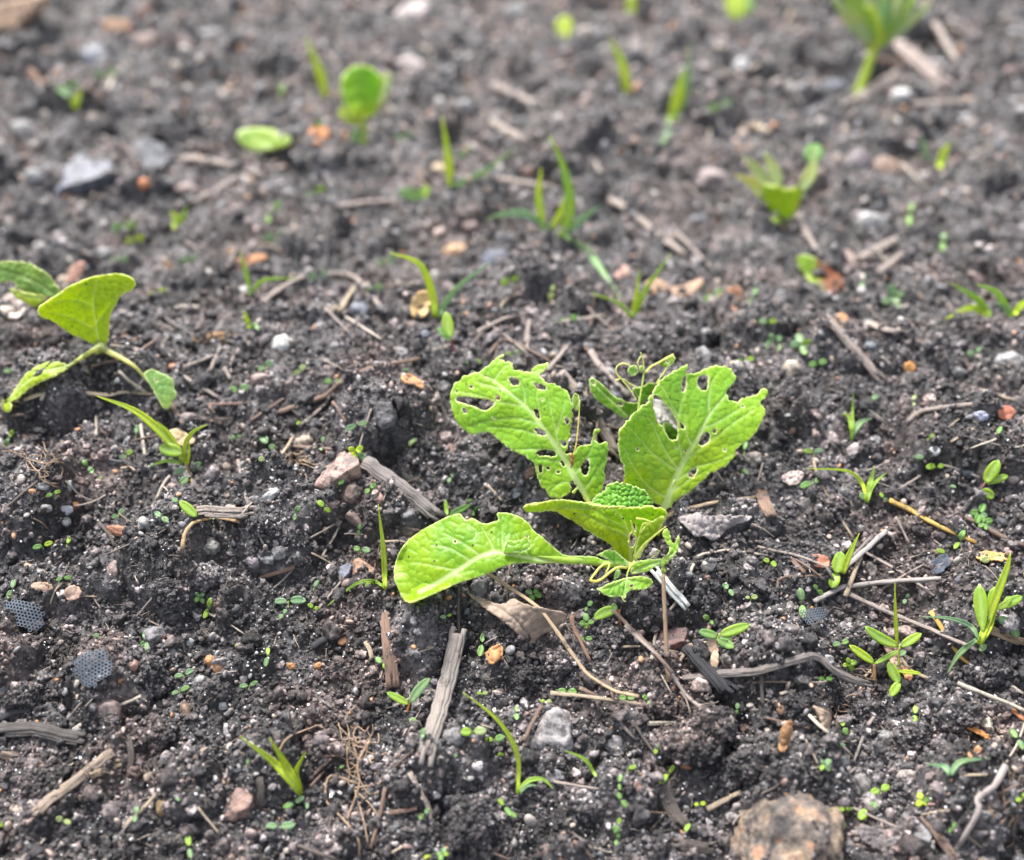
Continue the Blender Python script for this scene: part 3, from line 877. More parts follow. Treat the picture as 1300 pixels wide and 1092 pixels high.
# right wall of the funnel with bare veins
nG = nrm(facing(20, 45))
lG = big_leaf('leaf', bigplant, base, Z4((780, 600), (790, 540), (815, 440), (850, 380), (880, 350), (930, 320), (985, 290), (1003, 305), (985, 345), (960, 400), (900, 460), (850, 530), (820, 590), (800, 605)), [],
              pF+np.array([0, -0.008, 0]), nrm(facing(20, -30)), None, Z4((800, 600), (850, 510), (920, 440), (990, 370)), [], mw=(2.6, 1.4), step=1.9, color=(0.20, 0.35, 0.04), seed=29, blister=0.0003,
              yellow=lambda x, y: 0.35+0*x)
lG['label'] = 'right side leaf of the funnel with a pale thick midrib'
strand(lG, base, Z4((800, 315), (850, 320), (890, 335), (895, 350), (850, 350), (830, 390), (822, 430)), 1.0, pF+np.array([0, -0.011, 0]), nF)
strand(lG, base, Z4((755, 500), (752, 430), (775, 400), (768, 350), (760, 330)), 0.9, pF+np.array([0, -0.011, 0]), nF)
strand(lG, base, Z4((745, 470), (765, 515), (790, 500), (800, 440), (780, 420)), 0.9, pF+np.array([0, -0.011, 0]), nF)
petiole(lG, base, Z4((790, 600), (815, 550), (860, 490), (930, 430), (1005, 370)), 2.6, pF+np.array([0, -0.012, 0]), nF, color=(0.42, 0.52, 0.2))

# tattered low leaves in front
nH = nrm(facing(58, 10)); pH = P(800, 716)+np.array([0, -0.010, 0.012])
lH = big_leaf('leaf', bigplant, base, Z4((755, 690), (765, 640), (800, 610), (870, 600), (940, 600), (985, 590), (1020, 550), (1030, 520), (1000, 480), (975, 430), (990, 395), (1015, 380), (1025, 400), (1035, 440), (1040, 480),
              (1065, 490), (1080, 450), (1092, 425), (1102, 460), (1090, 510), (1070, 560), (1030, 605), (1000, 635), (985, 640), (1005, 670), (990, 710), (970, 690), (965, 640), (920, 650), (880, 690), (830, 690), (790, 700)),
              [], pH, nH, None, Z4((760, 690), (850, 650), (960, 620), (1050, 560)), [], mw=(1.5, 0.8), step=1.7, color=(0.22, 0.42, 0.06), seed=33, blister=0.0005, cell=8, rimw=2.0)
lH['label'] = 'tattered low leaf curling up at the right'
lI = big_leaf('leaf', bigplant, base, Z4((520, 800), (560, 790), (620, 760), (700, 730), (780, 715), (860, 715), (915, 735), (910, 775), (870, 800), (820, 808), (775, 805), (740, 820), (720, 870), (700, 850), (640, 860), (580, 845), (545, 815)),
              [Z4((752, 778), (775, 770), (782, 782), (760, 790))], pH+np.array([0, -0.008, -0.003]), nH, None, Z4((735, 720), (725, 780), (710, 850)), [Z4((730, 740), (640, 790), (560, 805)), Z4((730, 740), (820, 750), (890, 760))],
              mw=(1.3, 0.8), vw=1.0, step=1.7, color=(0.22, 0.43, 0.065), seed=34, blister=0.0005, cell=8, rimw=2.0)
lI['label'] = 'ragged lowest leaf with a pale edge'
lK = big_leaf('leaf', bigplant, base, Z4((520, 565), (570, 545), (620, 528), (660, 540), (690, 570), (740, 605), (745, 640), (700, 640), (650, 625), (610, 605), (560, 580)), [], pH+np.array([0, 0.004, 0.002]), nH, step=1.8, color=(0.13, 0.30, 0.03), seed=35, rimw=2)
petiole(lI, base, Z4((790, 610), (765, 640), (740, 690), (735, 740)), 2.0, pH, nH, color=(0.45, 0.55, 0.22))
strand(lI, base, Z4((735, 655), (680, 650), (640, 670), (590, 710), (540, 745), (490, 745), (485, 735), (510, 700), (550, 650), (590, 625), (615, 630), (612, 650), (590, 690)), 1.8, pH, nH)
strand(lI, base, Z4((900, 590), (940, 560), (960, 540), (940, 535), (930, 560)), 0.8, pH, nH)
strand(lI, base, Z4((700, 850), (715, 880), (728, 885)), 0.8, pH+np.array([0, -0.008, -0.003]), nH)
oval_leaf(bigplant, base, 783, 745, 785, 722, 9, 'b', h=0.004)

# big low leaf reaching left, lying over
nJ = nrm(facing(64, -8)); pJ = P(640, 735)+np.array([0, 0, 0.018])
cJ = lambda x, y: -0.009*np.sin(np.clip((x-500)/220, 0, 1)*math.pi)+0.003*((y-700+(x-600)*0.2)/60)**2*np.clip((690-x)/100, 0, 1)
outJ = Z5((1290, 430), (1290, 455), (1230, 450), (1130, 445), (1030, 440), (900, 442), (790, 445), (700, 460), (650, 485), (590, 510), (520, 530), (430, 555), (350, 590), (280, 620), (200, 655), (145, 672),
          (110, 665), (88, 635), (75, 600), (50, 550), (42, 500), (55, 420), (90, 350), (150, 290), (230, 235), (310, 190), (380, 160), (440, 148), (460, 180), (480, 190), (500, 175), (530, 182), (560, 205), (600, 205),
          (630, 195), (665, 185), (645, 142), (700, 140), (760, 155), (810, 180), (850, 215), (870, 255), (910, 280), (950, 320), (1000, 360), (1050, 395), (1130, 400), (1230, 410))
lJ = big_leaf('leaf', bigplant, base, outJ, [Z5((398, 305), (412, 303), (416, 318), (402, 322)), Z5((826, 278), (838, 278), (838, 290), (828, 292)), Z5((826, 322), (838, 322), (838, 332), (828, 332))], pJ, nJ, cJ,
              Z5((1100, 425), (960, 425), (850, 415), (700, 385), (620, 370), (500, 425), (400, 490), (300, 555), (200, 610)),
              [Z5((500, 425), (420, 370), (350, 340), (270, 335)), Z5((420, 480), (300, 460), (200, 440), (110, 435)), Z5((640, 370), (600, 290), (560, 220)), Z5((700, 385), (680, 300), (690, 200)),
               Z5((850, 415), (800, 340), (760, 260)), Z5((350, 520), (440, 500), (520, 480)), Z5((560, 400), (460, 320), (340, 260)), Z5((520, 300), (540, 250), (470, 200)), Z5((780, 380), (850, 350), (850, 300))],
              mw=(2.5, 3.6), vw=1.3, step=2.0, color=(0.16, 0.345, 0.020), seed=41, blister=0.00035, cell=12, jagk=0.3, rimw=1.5, speck=0.9, lift=0.016,
              yellow=lambda x, y: 0.12+0.35*sstep(585, 515, x)+0.25*vnoise(x/20, y/20, 4))
lJ['label'] = 'large smooth leaf lying low to the left'
petiole(lJ, base, [(676, 705), (695, 708), (720, 711), (750, 713), (772, 716), (792, 712)], 4.0, pJ, nJ, cJ, color=(0.27, 0.42, 0.09), r1=1.3)
# folded-over margin on top of the low leaf
big_leaf('folded_edge', lJ, base, Z5((685, 390), (700, 320), (720, 305), (790, 310), (835, 285), (850, 320), (845, 360), (800, 378), (740, 388)), [], pJ+np.array([0, -0.002, 0.0025]), nJ, cJ, step=1.9, color=(0.16, 0.33, 0.03), seed=42)
stem_px(bigplant, base, [(800, 722), (800, 712), (800, 700)], 6, (0.36, 0.48, 0.16))

# ------------------------------------------------------------------ the second cabbage seedling, far left
def Y2(*p): return [(x/3.412, 300+y/3.412) for x, y in p]
b2 = P(124, 446)
pl2 = root('cabbage_seedling', b2, 'smaller yellow-green cabbage seedling with spread leaves at the left edge', 'plant')
n2 = nrm(facing(22, 8)); p2 = b2+np.array([0, 0, 0.002])
l = big_leaf('leaf', pl2, b2, Y2((160, 310), (210, 275), (300, 215), (380, 180), (460, 165), (520, 160), (570, 175), (592, 210), (575, 235), (520, 255), (500, 300), (475, 340), (472, 440), (450, 485), (400, 470), (360, 445), (300, 420), (230, 360), (180, 350)),
             [], p2, n2, lambda x, y: -0.012*np.clip((130-x)/80, -1, 1)**2, Y2((430, 470), (410, 380), (400, 280), (420, 180)), [Y2((400, 300), (300, 260), (220, 290)), Y2((415, 380), (480, 280), (560, 200)), Y2((400, 400), (300, 340), (200, 320))],
             mw=(1.6, 0.7), vw=0.9, step=2.2, color=(0.32, 0.53, 0.018), seed=51, blister=0.0006, cell=8, speck=1.6, yellow=lambda x, y: 0.7+0*x, jagk=0.3)
l['label'] = 'bright yellow-green upright cupped leaf'
l = big_leaf('leaf', pl2, b2, Y2((-60, 130), (0, 112), (60, 108), (110, 110), (170, 135), (210, 165), (245, 210), (262, 240), (240, 268), (190, 262), (130, 250), (80, 225), (40, 205), (-60, 190)), [Y2((25, 195), (45, 192), (75, 215), (60, 225), (40, 215))],
             p2+np.array([0, 0.025, 0.0]), nrm(facing(38, -10)), None, Y2((240, 262), (150, 190), (20, 150)), [], mw=(1.6, 0.8), step=2.2, color=(0.19, 0.33, 0.10), seed=52, blister=0.0006, cell=8)
l['label'] = 'pale green rear leaf with crinkled surface'
big_leaf('leaf', pl2, b2, Y2((35, 222), (100, 238), (190, 256), (215, 270), (165, 312), (120, 292), (60, 256)), [], p2+np.array([0, 0.015, 0]), nrm(facing(30, -20)), None, Y2((200, 270), (120, 262), (50, 235)), [], mw=(1.4, 0.8), step=2.2,
         color=(0.26, 0.37, 0.02), seed=53, blister=0.0003)
l = big_leaf('leaf', pl2, b2, Y2((300, 570), (285, 552), (230, 545), (205, 553), (160, 568), (120, 600), (80, 648), (40, 695), (10, 715), (12, 745), (30, 768), (55, 745), (45, 712), (88, 702), (130, 660), (200, 628), (262, 602)), [], p2+np.array([-0.02, -0.004, 0.002]), nrm(facing(52, -25)), None,
             Y2((290, 565), (200, 585), (110, 640), (40, 700)), [], mw=(1.5, 0.8), step=2.0, color=(0.27, 0.38, 0.016), seed=54, blister=0.0004, speck=1, lift=0.006, jagk=0.8)
l['label'] = 'narrow leaf drooping to the lower left'
petiole(l, b2, Y2((445, 470), (400, 495), (340, 535), (285, 568)), 5.2, p2, nrm(facing(45)), color=(0.36, 0.46, 0.24), lift=0.008)
l = big_leaf('leaf', pl2, b2, Y2((618, 600), (625, 588), (660, 575), (700, 595), (755, 620), (752, 660), (770, 690), (745, 725), (740, 745), (712, 757), (690, 715), (660, 660), (635, 625)), [Y2((672, 622), (680, 620), (683, 630), (674, 633))], p2+np.array([0.02, -0.006, 0.002]), nrm(facing(55, 20)), None,
             Y2((622, 600), (665, 670), (710, 750)), [], mw=(2.2, 1.2), step=2.0, color=(0.17, 0.32, 0.10), seed=55, blister=0.0003, lift=0.006)
l['label'] = 'torn half leaf at the lower right'
petiole(l, b2, Y2((425, 475), (470, 500), (530, 530), (590, 570), (640, 630)), 5.0, p2, nrm(facing(45)), color=(0.38, 0.47, 0.30), lift=0.008)
stem_px(pl2, b2, [(126, 450), (124, 444), (124, 436)], 6, (0.34, 0.46, 0.14))

# ------------------------------------------------------------------ labels that say which one, by the nearest thing that can be found
LAND = [(428, 597, 'the reddish angular slab'), (512, 630, 'the weathered stick behind the low leaf'), (566, 895, 'the pale split stick'), (495, 830, 'the brown bark strip'),
        (665, 785, 'the folded brown dead leaf'), (701, 927, 'the big grey wedge stone'), (38, 790, 'the upper black net scrap'), (124, 855, 'the lower black net scrap'),
        (266, 690, 'the round olive pebble'), (154, 674, 'the rust-brown seed pod'), (95, 1003, 'the tan split stick'), (304, 1018, 'the red-brown corner stone'),
        (55, 935, 'the charred branch'), (350, 972, 'the yellow grass tuft'), (450, 1010, 'the tangle of dry roots'), (598, 1036, 'the big dark clod'),
        (988, 1045, 'the large tan crumbly rock'), (899, 862, 'the charred black stick'), (854, 811, 'the red-brown block stone'), (1034, 850, 'the grey driftwood root'),
        (996, 934, 'the rust-brown curled leaf'), (1094, 993, 'the round grey-brown pebble'), (1151, 983, 'the tan-grey flat pebble'), (1248, 917, 'the cream rock'),
        (1240, 1030, 'the pale knotted root'), (1182, 665, 'the yellow straw'), (1130, 745, 'the crossed grey straws'), (1040, 712, 'the rust-red husk'),
        (1130, 825, 'the young broad-leaved shoot'), (1250, 770, 'the right-hand toothed shoot'), (910, 668, 'the crumpled grey dead leaf'), (956, 580, 'the brown pebble by the torn leaf'),
        (850, 755, 'the white stalk'), (880, 880, 'the long diagonal straws'), (428, 495, 'the reddish curved twig'), (359, 434, 'the white pebble'), (386, 558, 'the tan round pebble'),
        (275, 430, 'the orange crumbly lump'), (487, 526, 'the dark grey lump'), (100, 508, 'the long pale straw'), (226, 560, 'the cream leaf scrap'), (538, 386, 'the cream petal'),
        (714, 270, 'the tall blurred grass tuft'), (629, 328, 'the blue-black chip'), (990, 245, 'the blurred cup-shaped seedling'), (1110, 40, 'the blurred seedling at the top right'),
        (458, 120, 'the round blurred leaf'), (335, 178, 'the flat blurred leaf'), (112, 217, 'the blue-grey blurred rock'), (125, 69, 'the upper blue-grey rock'),
        (1040, 350, 'the half-brown leaf'), (1085, 448, 'the blurred leaning stick'), (1279, 456, 'the pale stone at the right edge'), (932, 379, 'the orange-brown petal'),
        (900, 227, 'the pinkish blurred stone'), (805, 380, 'the forked grass behind the big seedling'), (465, 722, 'the orange-brown stone'), (124, 446, 'the left cabbage seedling'),
        (1100, 610, 'the grass tuft right of the pebble'), (656, 960, 'the bent grass blades'), (1206, 975, 'the small forked grass'), (550, 380, 'the grass by the cream petal')]
USED = set()
def where(desc, x, y, skip=None):
    c = sorted(LAND, key=lambda l: (l[0]-x)**2+(1.4*(l[1]-y))**2)
    for l in c[:25]:
        dx, dy = x-l[0], y-l[1]
        if skip and skip in l[2]: continue
        if abs(dx)+abs(dy) < 14: continue
        rel = ('left of' if dx < 0 else 'right of') if abs(dx) > 1.2*abs(dy) else ('behind' if dy < 0 else 'in front of')
        d = math.hypot(dx, dy)
        opts = (['close '+rel, rel] if rel in ('behind',) else ['just '+rel, rel]) if d < 60 else [rel]
        for q in opts:
            s = f'{desc} {q} {l[2]}'
            if s not in USED and len(s.split()) <= 16:
                USED.add(s); return s
    for l in c[:12]:
        for m in c[:12]:
            s = f'{desc} between {l[2]} and {m[2]}'
            if l is not m and s not in USED and len(s.split()) <= 16:
                USED.add(s); return s
    return desc

# ------------------------------------------------------------------ stones and clods
SCOL = {'grey': (0.155, 0.150, 0.150), 'pale grey': (0.25, 0.245, 0.24), 'dark grey': (0.055, 0.055, 0.058), 'blue-grey': (0.125, 0.135, 0.16), 'pinkish': (0.23, 0.165, 0.145),
        'reddish': (0.20, 0.115, 0.088), 'brown': (0.125, 0.088, 0.068), 'tan': (0.27, 0.21, 0.155), 'cream': (0.40, 0.35, 0.27), 'white': (0.48, 0.47, 0.45),
        'orange': (0.34, 0.165, 0.07), 'mauve': (0.16, 0.132, 0.138), 'olive': (0.15, 0.14, 0.115)}
SPROTO = {}
CLODP = []
def stone_shape(kind, k):
    if (kind, k) not in SPROTO:
        if kind == 'round': SPROTO[kind, k] = lump(4, 60+k, 0.22, 1.4)
        elif kind == 'ang': SPROTO[kind, k] = lump(4, 80+k, 0.07, 2.0, ang=True)
        elif kind == 'flat': SPROTO[kind, k] = lump(3, 95+k, 0.16, 1.3, ang=True)
        elif kind == 'rock': SPROTO[kind, k] = lump(5, 133+k, 0.13, 2.1, ang=True)
        else: SPROTO[kind, k] = lump(5, 120+k, 0.30, 1.9)
    return SPROTO[kind, k]
def stone(x, y, w, h, ang, col, kind='round', label=None, name='pebble', cat='stone', group=None, mat=None, seed=0, sink=0.02, detail=0.0):
    c0 = P(x, y+0.18*h); m = mpp(c0)
    ra, rb = w*m/2*1.05, h*m/2*1.08
    rc = min(ra, rb)*(0.55 if kind == 'flat' else 0.85)
    c = c0+np.array([0, -0.1, 1.0])*sink*min(rb, rc)
    th = R(ang)
    up = nrm(np.array([0, 0.62, 0.78])); tow = np.cross(np.array([1.0, 0, 0]), up)
    A = np.array([1.0, 0, 0])*math.cos(th)+up*math.sin(th); B = -np.array([1.0, 0, 0])*math.sin(th)+up*math.cos(th)
    v, f = stone_shape(kind, seed % 7)
    v = v.copy(); v /= np.abs(v).max(0)
    W = c+(v[:, :1]*ra)*A+(v[:, 1:2]*rb)*B+(v[:, 2:3]*rc)*tow
    if detail:
        s = detail*m
        q = W/(s*3.2)
        n1 = vnoise3(q, 5)+0.6*vnoise3(q*2.2, 6)+0.4*vnoise3(q*4.7, 7)
        W = W+(W-c)/np.linalg.norm(W-c, axis=1)[:, None]*(n1*s)[:, None]
    if name == 'soil_clod' or kind == 'clod':
        rr_ = np.random.RandomState(int(x)); k_ = int(np.clip(w*h/2.6, 40, 2600))
        CLODP.append(W[rr_.randint(0, len(W), k_)]+rr_.normal(size=(k_, 3))*0.0001)
    if kind == 'rock':
        mk = vnoise3(W/0.011, 3)+0.9*(c[2]+0.004-W[:, 2])/rb > 0.16
        rr_ = np.random.RandomState(5); q_ = W[mk]
        CLODP.append(q_[rr_.randint(0, len(q_), 2200)]+rr_.normal(size=(2200, 3))*0.0002)
    c3 = SCOL[col] if isinstance(col, str) else col
    o = mesh_obj(name, W, f, mat or M_STONE, None, c, color=c3)
    kinds = {'round': 'rounded', 'ang': 'angular', 'flat': 'flat', 'clod': 'lumpy', 'rock': 'rough'}
    size = 'tiny' if max(w, h) < 13 else 'small' if max(w, h) < 24 else 'medium' if max(w, h) < 45 else 'large'
    lab = label or where(f'{size} {col} {kinds[kind]} {name.replace("_", " ")}', x, y)
    return tag(o, lab, cat, group)
PG = 'pebbles scattered over the soil'
NAMED = [

 (446, 622, 24, 27, -30, 'brown', 'round', 'small brown pebble tucked under the reddish angular slab'),
 (448, 656, 36, 17, -38, 'brown', 'ang', 'long brown stone lying slantwise in front of the reddish angular slab'),


 (386, 558, 28, 23, 15, 'tan', 'round', 'tan round pebble beside a broken straw, behind the reddish slab'),

 (359, 434, 32, 27, 10, (0.38, 0.38, 0.35), 'round', 'white rounded pebble right of the orange crumbly lump'),
 (1006, 466, 25, 25, 0, 'cream', 'round', 'cream round pebble right of the upper right leaf tip'),
 (1279, 456, 40, 28, -10, 'pale grey', 'round', 'pale rounded stone on a dark clod at the right edge'),
 (956, 580, 25, 23, 0, (0.20, 0.17, 0.15), 'round', 'grey-brown round pebble beside the edge of the upper right leaf'),


 (701, 982, 36, 19, -8, 'grey', 'ang', 'low grey stone right under the big grey wedge stone'),

 (869, 966, 22, 21, 0, (0.26, 0.11, 0.05), 'ang', 'rust-orange stone among dark clods'),
 (577, 930, 36, 30, 10, 'grey', 'round', 'smooth grey stone half buried right of the pale split stick'),

 (266, 690, 30, 23, 0, (0.17, 0.16, 0.14), 'round', 'olive-grey round pebble under the arched tan straw'),
 (182, 665, 21, 27, 5, 'pale grey', 'ang', 'pale grey oval stone right of the rust-brown seed pod'),
 (145, 720, 22, 23, 0, 'pinkish', 'flat', 'pinkish flat stone in front of the rust-brown seed pod'),
 (240, 812, 17, 14, 20, 'pale grey', 'ang', None), (217, 829, 21, 15, 25, 'grey', 'ang', None), (314, 830, 20, 11, 0, 'pale grey', 'flat', None),
 (323, 710, 20, 18, 0, 'mauve', 'round', None), (341, 706, 22, 16, 0, 'pale grey', 'round', None), (354, 699, 19, 18, 0, 'grey', 'round', None), (310, 721, 24, 11, 40, 'white', 'flat', None),
 (342, 628, 32, 14, 35, 'pale grey', 'round', 'long pale pebble lying at a slant beside the upright straw'), (322, 634, 17, 14, 0, 'grey', 'round', None), (423, 638, 15, 12, 20, 'pinkish', 'round', None),
 (522, 673, 25, 24, 0, 'brown', 'ang', 'brown lump of stone left of the low leaf'), (482, 631, 15, 16, 0, 'reddish', 'round', None),
 (1089, 669, 26, 18, 0, 'grey', 'flat', 'grey flat stone right of the thin bent straw'), (1105, 723, 18, 28, 10, (0.24, 0.2, 0.175), 'round', 'upright tan-grey oval pebble between the grey straws'),
 (1076, 622, 19, 13, -20, 'grey', 'flat', None), (1186, 570, 15, 13, 0, 'white', 'round', None), (1110, 580, 19, 15, 0, 'dark grey', 'ang', None),
 (1130, 568, 24, 19, -20, (0.24, 0.12, 0.06), 'clod', 'rust-brown crumbly lump right of the thin upright seedling'), (1268, 660, 24, 13, -20, 'dark grey', 'round', None),
 (1094, 993, 27, 31, 10, (0.17, 0.155, 0.145), 'round', 'round grey-brown pebble right of the large tan rock'), (1152, 983, 35, 22, -10, (0.25, 0.215, 0.195), 'round', 'tan-grey smooth pebble in front of the forked grass'),
 (1067, 1014, 25, 20, 15, 'mauve', 'ang', None), (1066, 967, 27, 19, 15, 'dark grey', 'ang', None), (1124, 933, 23, 19, 0, 'grey', 'round', None),

 (1250, 1033, 17, 21, 0, 'grey', 'ang', None), (1200, 1064, 13, 11, 0, 'blue-grey', 'round', None),
 (1061, 1070, 14, 14, 0, 'grey', 'round', None), (1077, 1072, 15, 16, 0, 'grey', 'round', None), (1140, 1065, 14, 13, 0, 'grey', 'round', None), (1050, 837, 17, 17, 0, 'pale grey', 'ang', None),
 (1003, 797, 28, 17, 0, (0.14, 0.12, 0.11), 'round', None), (1219, 873, 15, 9, 10, 'mauve', 'round', None), (959, 836, 17, 12, 20, 'grey', 'round', None), (948, 922, 19, 13, 0, 'brown', 'round', None),
 (695, 1077, 28, 20, 0, 'reddish', 'round', 'reddish rounded pebble at the bottom centre edge'),
 (212, 961, 19, 15, 0, 'grey', 'round', None), (288, 928, 18, 28, 0, (0.3, 0.28, 0.27), 'ang', 'pale mottled stone left of the yellow grass tuft'), (299, 973, 19, 16, 20, 'pale grey', 'ang', None),
 (110, 1012, 21, 17, 0, 'tan', 'ang', None), (253, 862, 20, 13, 30, 'pale grey', 'round', None), (63, 840, 18, 12, 25, 'pale grey', 'flat', None), (97, 857, 19, 16, 0, 'blue-grey', 'flat', None),
 (142, 893, 40, 34, 0, (0.14, 0.10, 0.09), 'flat', 'flat reddish-brown stone in front of the lower black net scrap'), (55, 615, 17, 11, 0, 'pale grey', 'round', None), (87, 615, 12, 16, -30, 'pale grey', 'flat', None),
 (144, 640, 10, 17, 0, 'tan', 'round', None), (82, 646, 22, 15, 0, (0.33, 0.32, 0.35), 'ang', None), (232, 665, 15, 12, 25, 'grey', 'round', None), (277, 763, 15, 14, 20, 'brown', 'round', None),
 (95, 640, 12, 11, 0, 'orange', 'round', None), (202, 807, 22, 26, 45, 'reddish', 'ang', 'reddish pointed stone behind the small two-leaf seedling on the left'), (262, 805, 22, 24, 30, 'brown', 'clod', None),
 (14, 958, 26, 22, 0, 'brown', 'ang', None), (190, 985, 16, 18, 0, 'tan', 'ang', None), (206, 1022, 16, 22, 0, (0.2, 0.14, 0.06), 'round', None), (287, 990, 18, 14, 20, 'tan', 'round', None),
 (202, 876, 14, 20, -20, 'grey', 'ang', None), (236, 900, 16, 36, 0, (0.2, 0.13, 0.09), 'flat', 'brown upright wood-like flake in front of paired seedlings'),
 (284, 892, 12, 15, 0, 'pale grey', 'round', None), (268, 866, 11, 12, 0, 'tan', 'round', None), (20, 1028, 24, 14, 0, 'tan', 'flat', None),
 # blurred, further off

 (125, 69, 66, 36, 0, 'blue-grey', 'flat', 'blurred blue-grey stone farther back at the upper left'), (14, 10, 120, 52, 12, (0.34, 0.22, 0.14), 'ang', 'big tan-orange stone cut by the top left corner'),
 (46, 220, 30, 26, 0, 'pale grey', 'ang', None), (149, 34, 38, 26, -10, (0.36, 0.2, 0.11), 'round', None), (186, 50, 58, 30, 25, 'pinkish', 'flat', None), (270, 42, 42, 22, 0, 'pale grey', 'round', None),
 (237, 238, 34, 20, 0, 'pinkish', 'round', None), (525, 82, 66, 30, -12, (0.30, 0.25, 0.24), 'flat', None), (525, 14, 64, 36, 15, (0.36, 0.31, 0.29), 'flat', None), (748, 40, 38, 24, 0, (0.3, 0.28, 0.27), 'round', None),
 (653, 13, 28, 22, 0, 'pale grey', 'round', None), (680, 105, 52, 34, 0, (0.10, 0.085, 0.083), 'clod', None), (589, 132, 26, 24, 0, 'pale grey', 'round', None), (753, 237, 36, 34, 0, 'dark grey', 'clod', None),
 (900, 228, 56, 40, 0, (0.27, 0.215, 0.20), 'ang', 'pinkish blurred stone left of the cup-shaped seedling'), (1087, 203, 36, 40, 0, 'mauve', 'round', None), (1104, 277, 40, 36, 0, (0.34, 0.33, 0.32), 'ang', None),
 (941, 81, 22, 20, 0, 'white', 'round', None), (1147, 118, 32, 20, 0, 'white', 'round', None), (1122, 210, 42, 36, 0, (0.19, 0.12, 0.085), 'flat', None), (1077, 328, 38, 34, 0, 'pinkish', 'flat', None),
 (1103, 416, 32, 26, 0, (0.30, 0.265, 0.25), 'ang', None), (1164, 483, 21, 20, 0, 'pale grey', 'round', None), (1245, 525, 22, 15, 0, (0.28, 0.30, 0.36), 'round', None), (991, 374, 17, 19, 0, 'pale grey', 'round', None),
 (1106, 438, 21, 16, 0, 'blue-grey', 'round', None), (629, 330, 44, 40, 20, (0.075, 0.085, 0.115), 'flat', 'blue-black flat chip behind the big seedling'), (580, 317, 36, 24, 0, (0.33, 0.19, 0.09), 'round', None),
 (690, 429, 21, 16, -30, 'pinkish', 'ang', None), (538, 424, 17, 14, 0, 'blue-grey', 'round', None), (580, 424, 14, 13, 0, 'pale grey', 'round', None), (509, 446, 19, 14, 0, 'pale grey', 'ang', None),
 (454, 394, 28, 32, 0, 'blue-grey', 'ang', None), (395, 373, 38, 26, 0, (0.15, 0.10, 0.09), 'clod', None), (331, 479, 25, 16, 0, 'pinkish', 'ang', None), (390, 493, 13, 12, 0, 'pale grey', 'round', None),
 (275, 430, 62, 26, 0, (0.28, 0.15, 0.06), 'clod', 'orange-brown crumbly lump left of the white pebble'), (328, 406, 21, 18, 0, 'grey', 'round', None), (130, 320, 24, 16, 0, 'pale grey', 'round', None),
 (0, 562, 22, 26, 0, 'pale grey', 'round', None), (146, 586, 26, 17, 0, 'dark grey', 'ang', None), (239, 530, 23, 21, 0, (0.17, 0.13, 0.12), 'ang', None), (200, 568, 12, 14, 0, 'grey', 'round', None),
 (163, 558, 12, 10, 0, 'grey', 'round', None), (933, 462, 20, 15, 0, 'cream', 'round', None), (896, 450, 26, 34, 0, 'grey', 'flat', None), (1190, 82, 60, 22, 15, 'pale grey', 'flat', None),
 (30, 160, 34, 30, 0, 'pale grey', 'round', None), (1030, 140, 44, 26, 30, (0.2, 0.19, 0.2), 'flat', None), (1060, 110, 40, 26, 0, 'blue-grey', 'round', None), (1290, 85, 40, 24, 0, 'pinkish', 'flat', None),
 (640, 300, 24, 18, 0, 'grey', 'round', None), (745, 440, 16, 14, 0, 'grey', 'round', None), (705, 450, 18, 16, 0, 'dark grey', 'ang', None), (600, 285, 26, 20, 0, 'pinkish', 'round', None),
 (1240, 350, 30, 18, -30, 'pinkish', 'round', None), (1215, 470, 18, 14, 0, 'grey', 'round', None), (1180, 505, 20, 18, 0, 'pinkish', 'round', None), (1145, 520, 24, 30, 0, 'dark grey', 'clod', None),
 (860, 1060, 20, 12, 0, 'grey', 'flat', None), (745, 965, 12, 10, 0, 'blue-grey', 'round', None), (828, 560, 10, 8, 0, 'grey', 'round', None), (682, 660, 26, 14, 15, 'dark grey', 'flat', None),
 (613, 652, 10, 20, 0, 'mauve', 'flat', None), (522, 580, 34, 26, 0, 'dark grey', 'clod', None), (785, 500, 20, 22, 0, 'blue-grey', 'flat', None), (775, 470, 16, 22, 20, 'pale grey', 'flat', None),
]
for k, (x, y, w, h, an, col, kind, lab) in enumerate(NAMED):
    if lab: USED.add(lab)
    nm = 'stone' if max(w, h) >= 30 else 'pebble'
    cname = col if isinstance(col, str) else 'brownish' if col[0] > col[2]*1.5 else 'pale' if col[0] > 0.24 else 'greyish'
    o = stone(x, y, w, h, an, SCOL[col] if isinstance(col, str) else col, kind, lab or where(f"{'tiny' if max(w,h)<13 else 'small' if max(w,h)<24 else 'medium'} {cname} {dict(round='rounded',ang='angular',flat='flat',clod='lumpy')[kind]} {nm}", x, y),
              nm, 'stone', None if lab else PG, seed=k, mat=M_CLOD if kind == 'clod' and col == 'dark grey' else None, detail=0.5 if kind == 'clod' else 0.22)

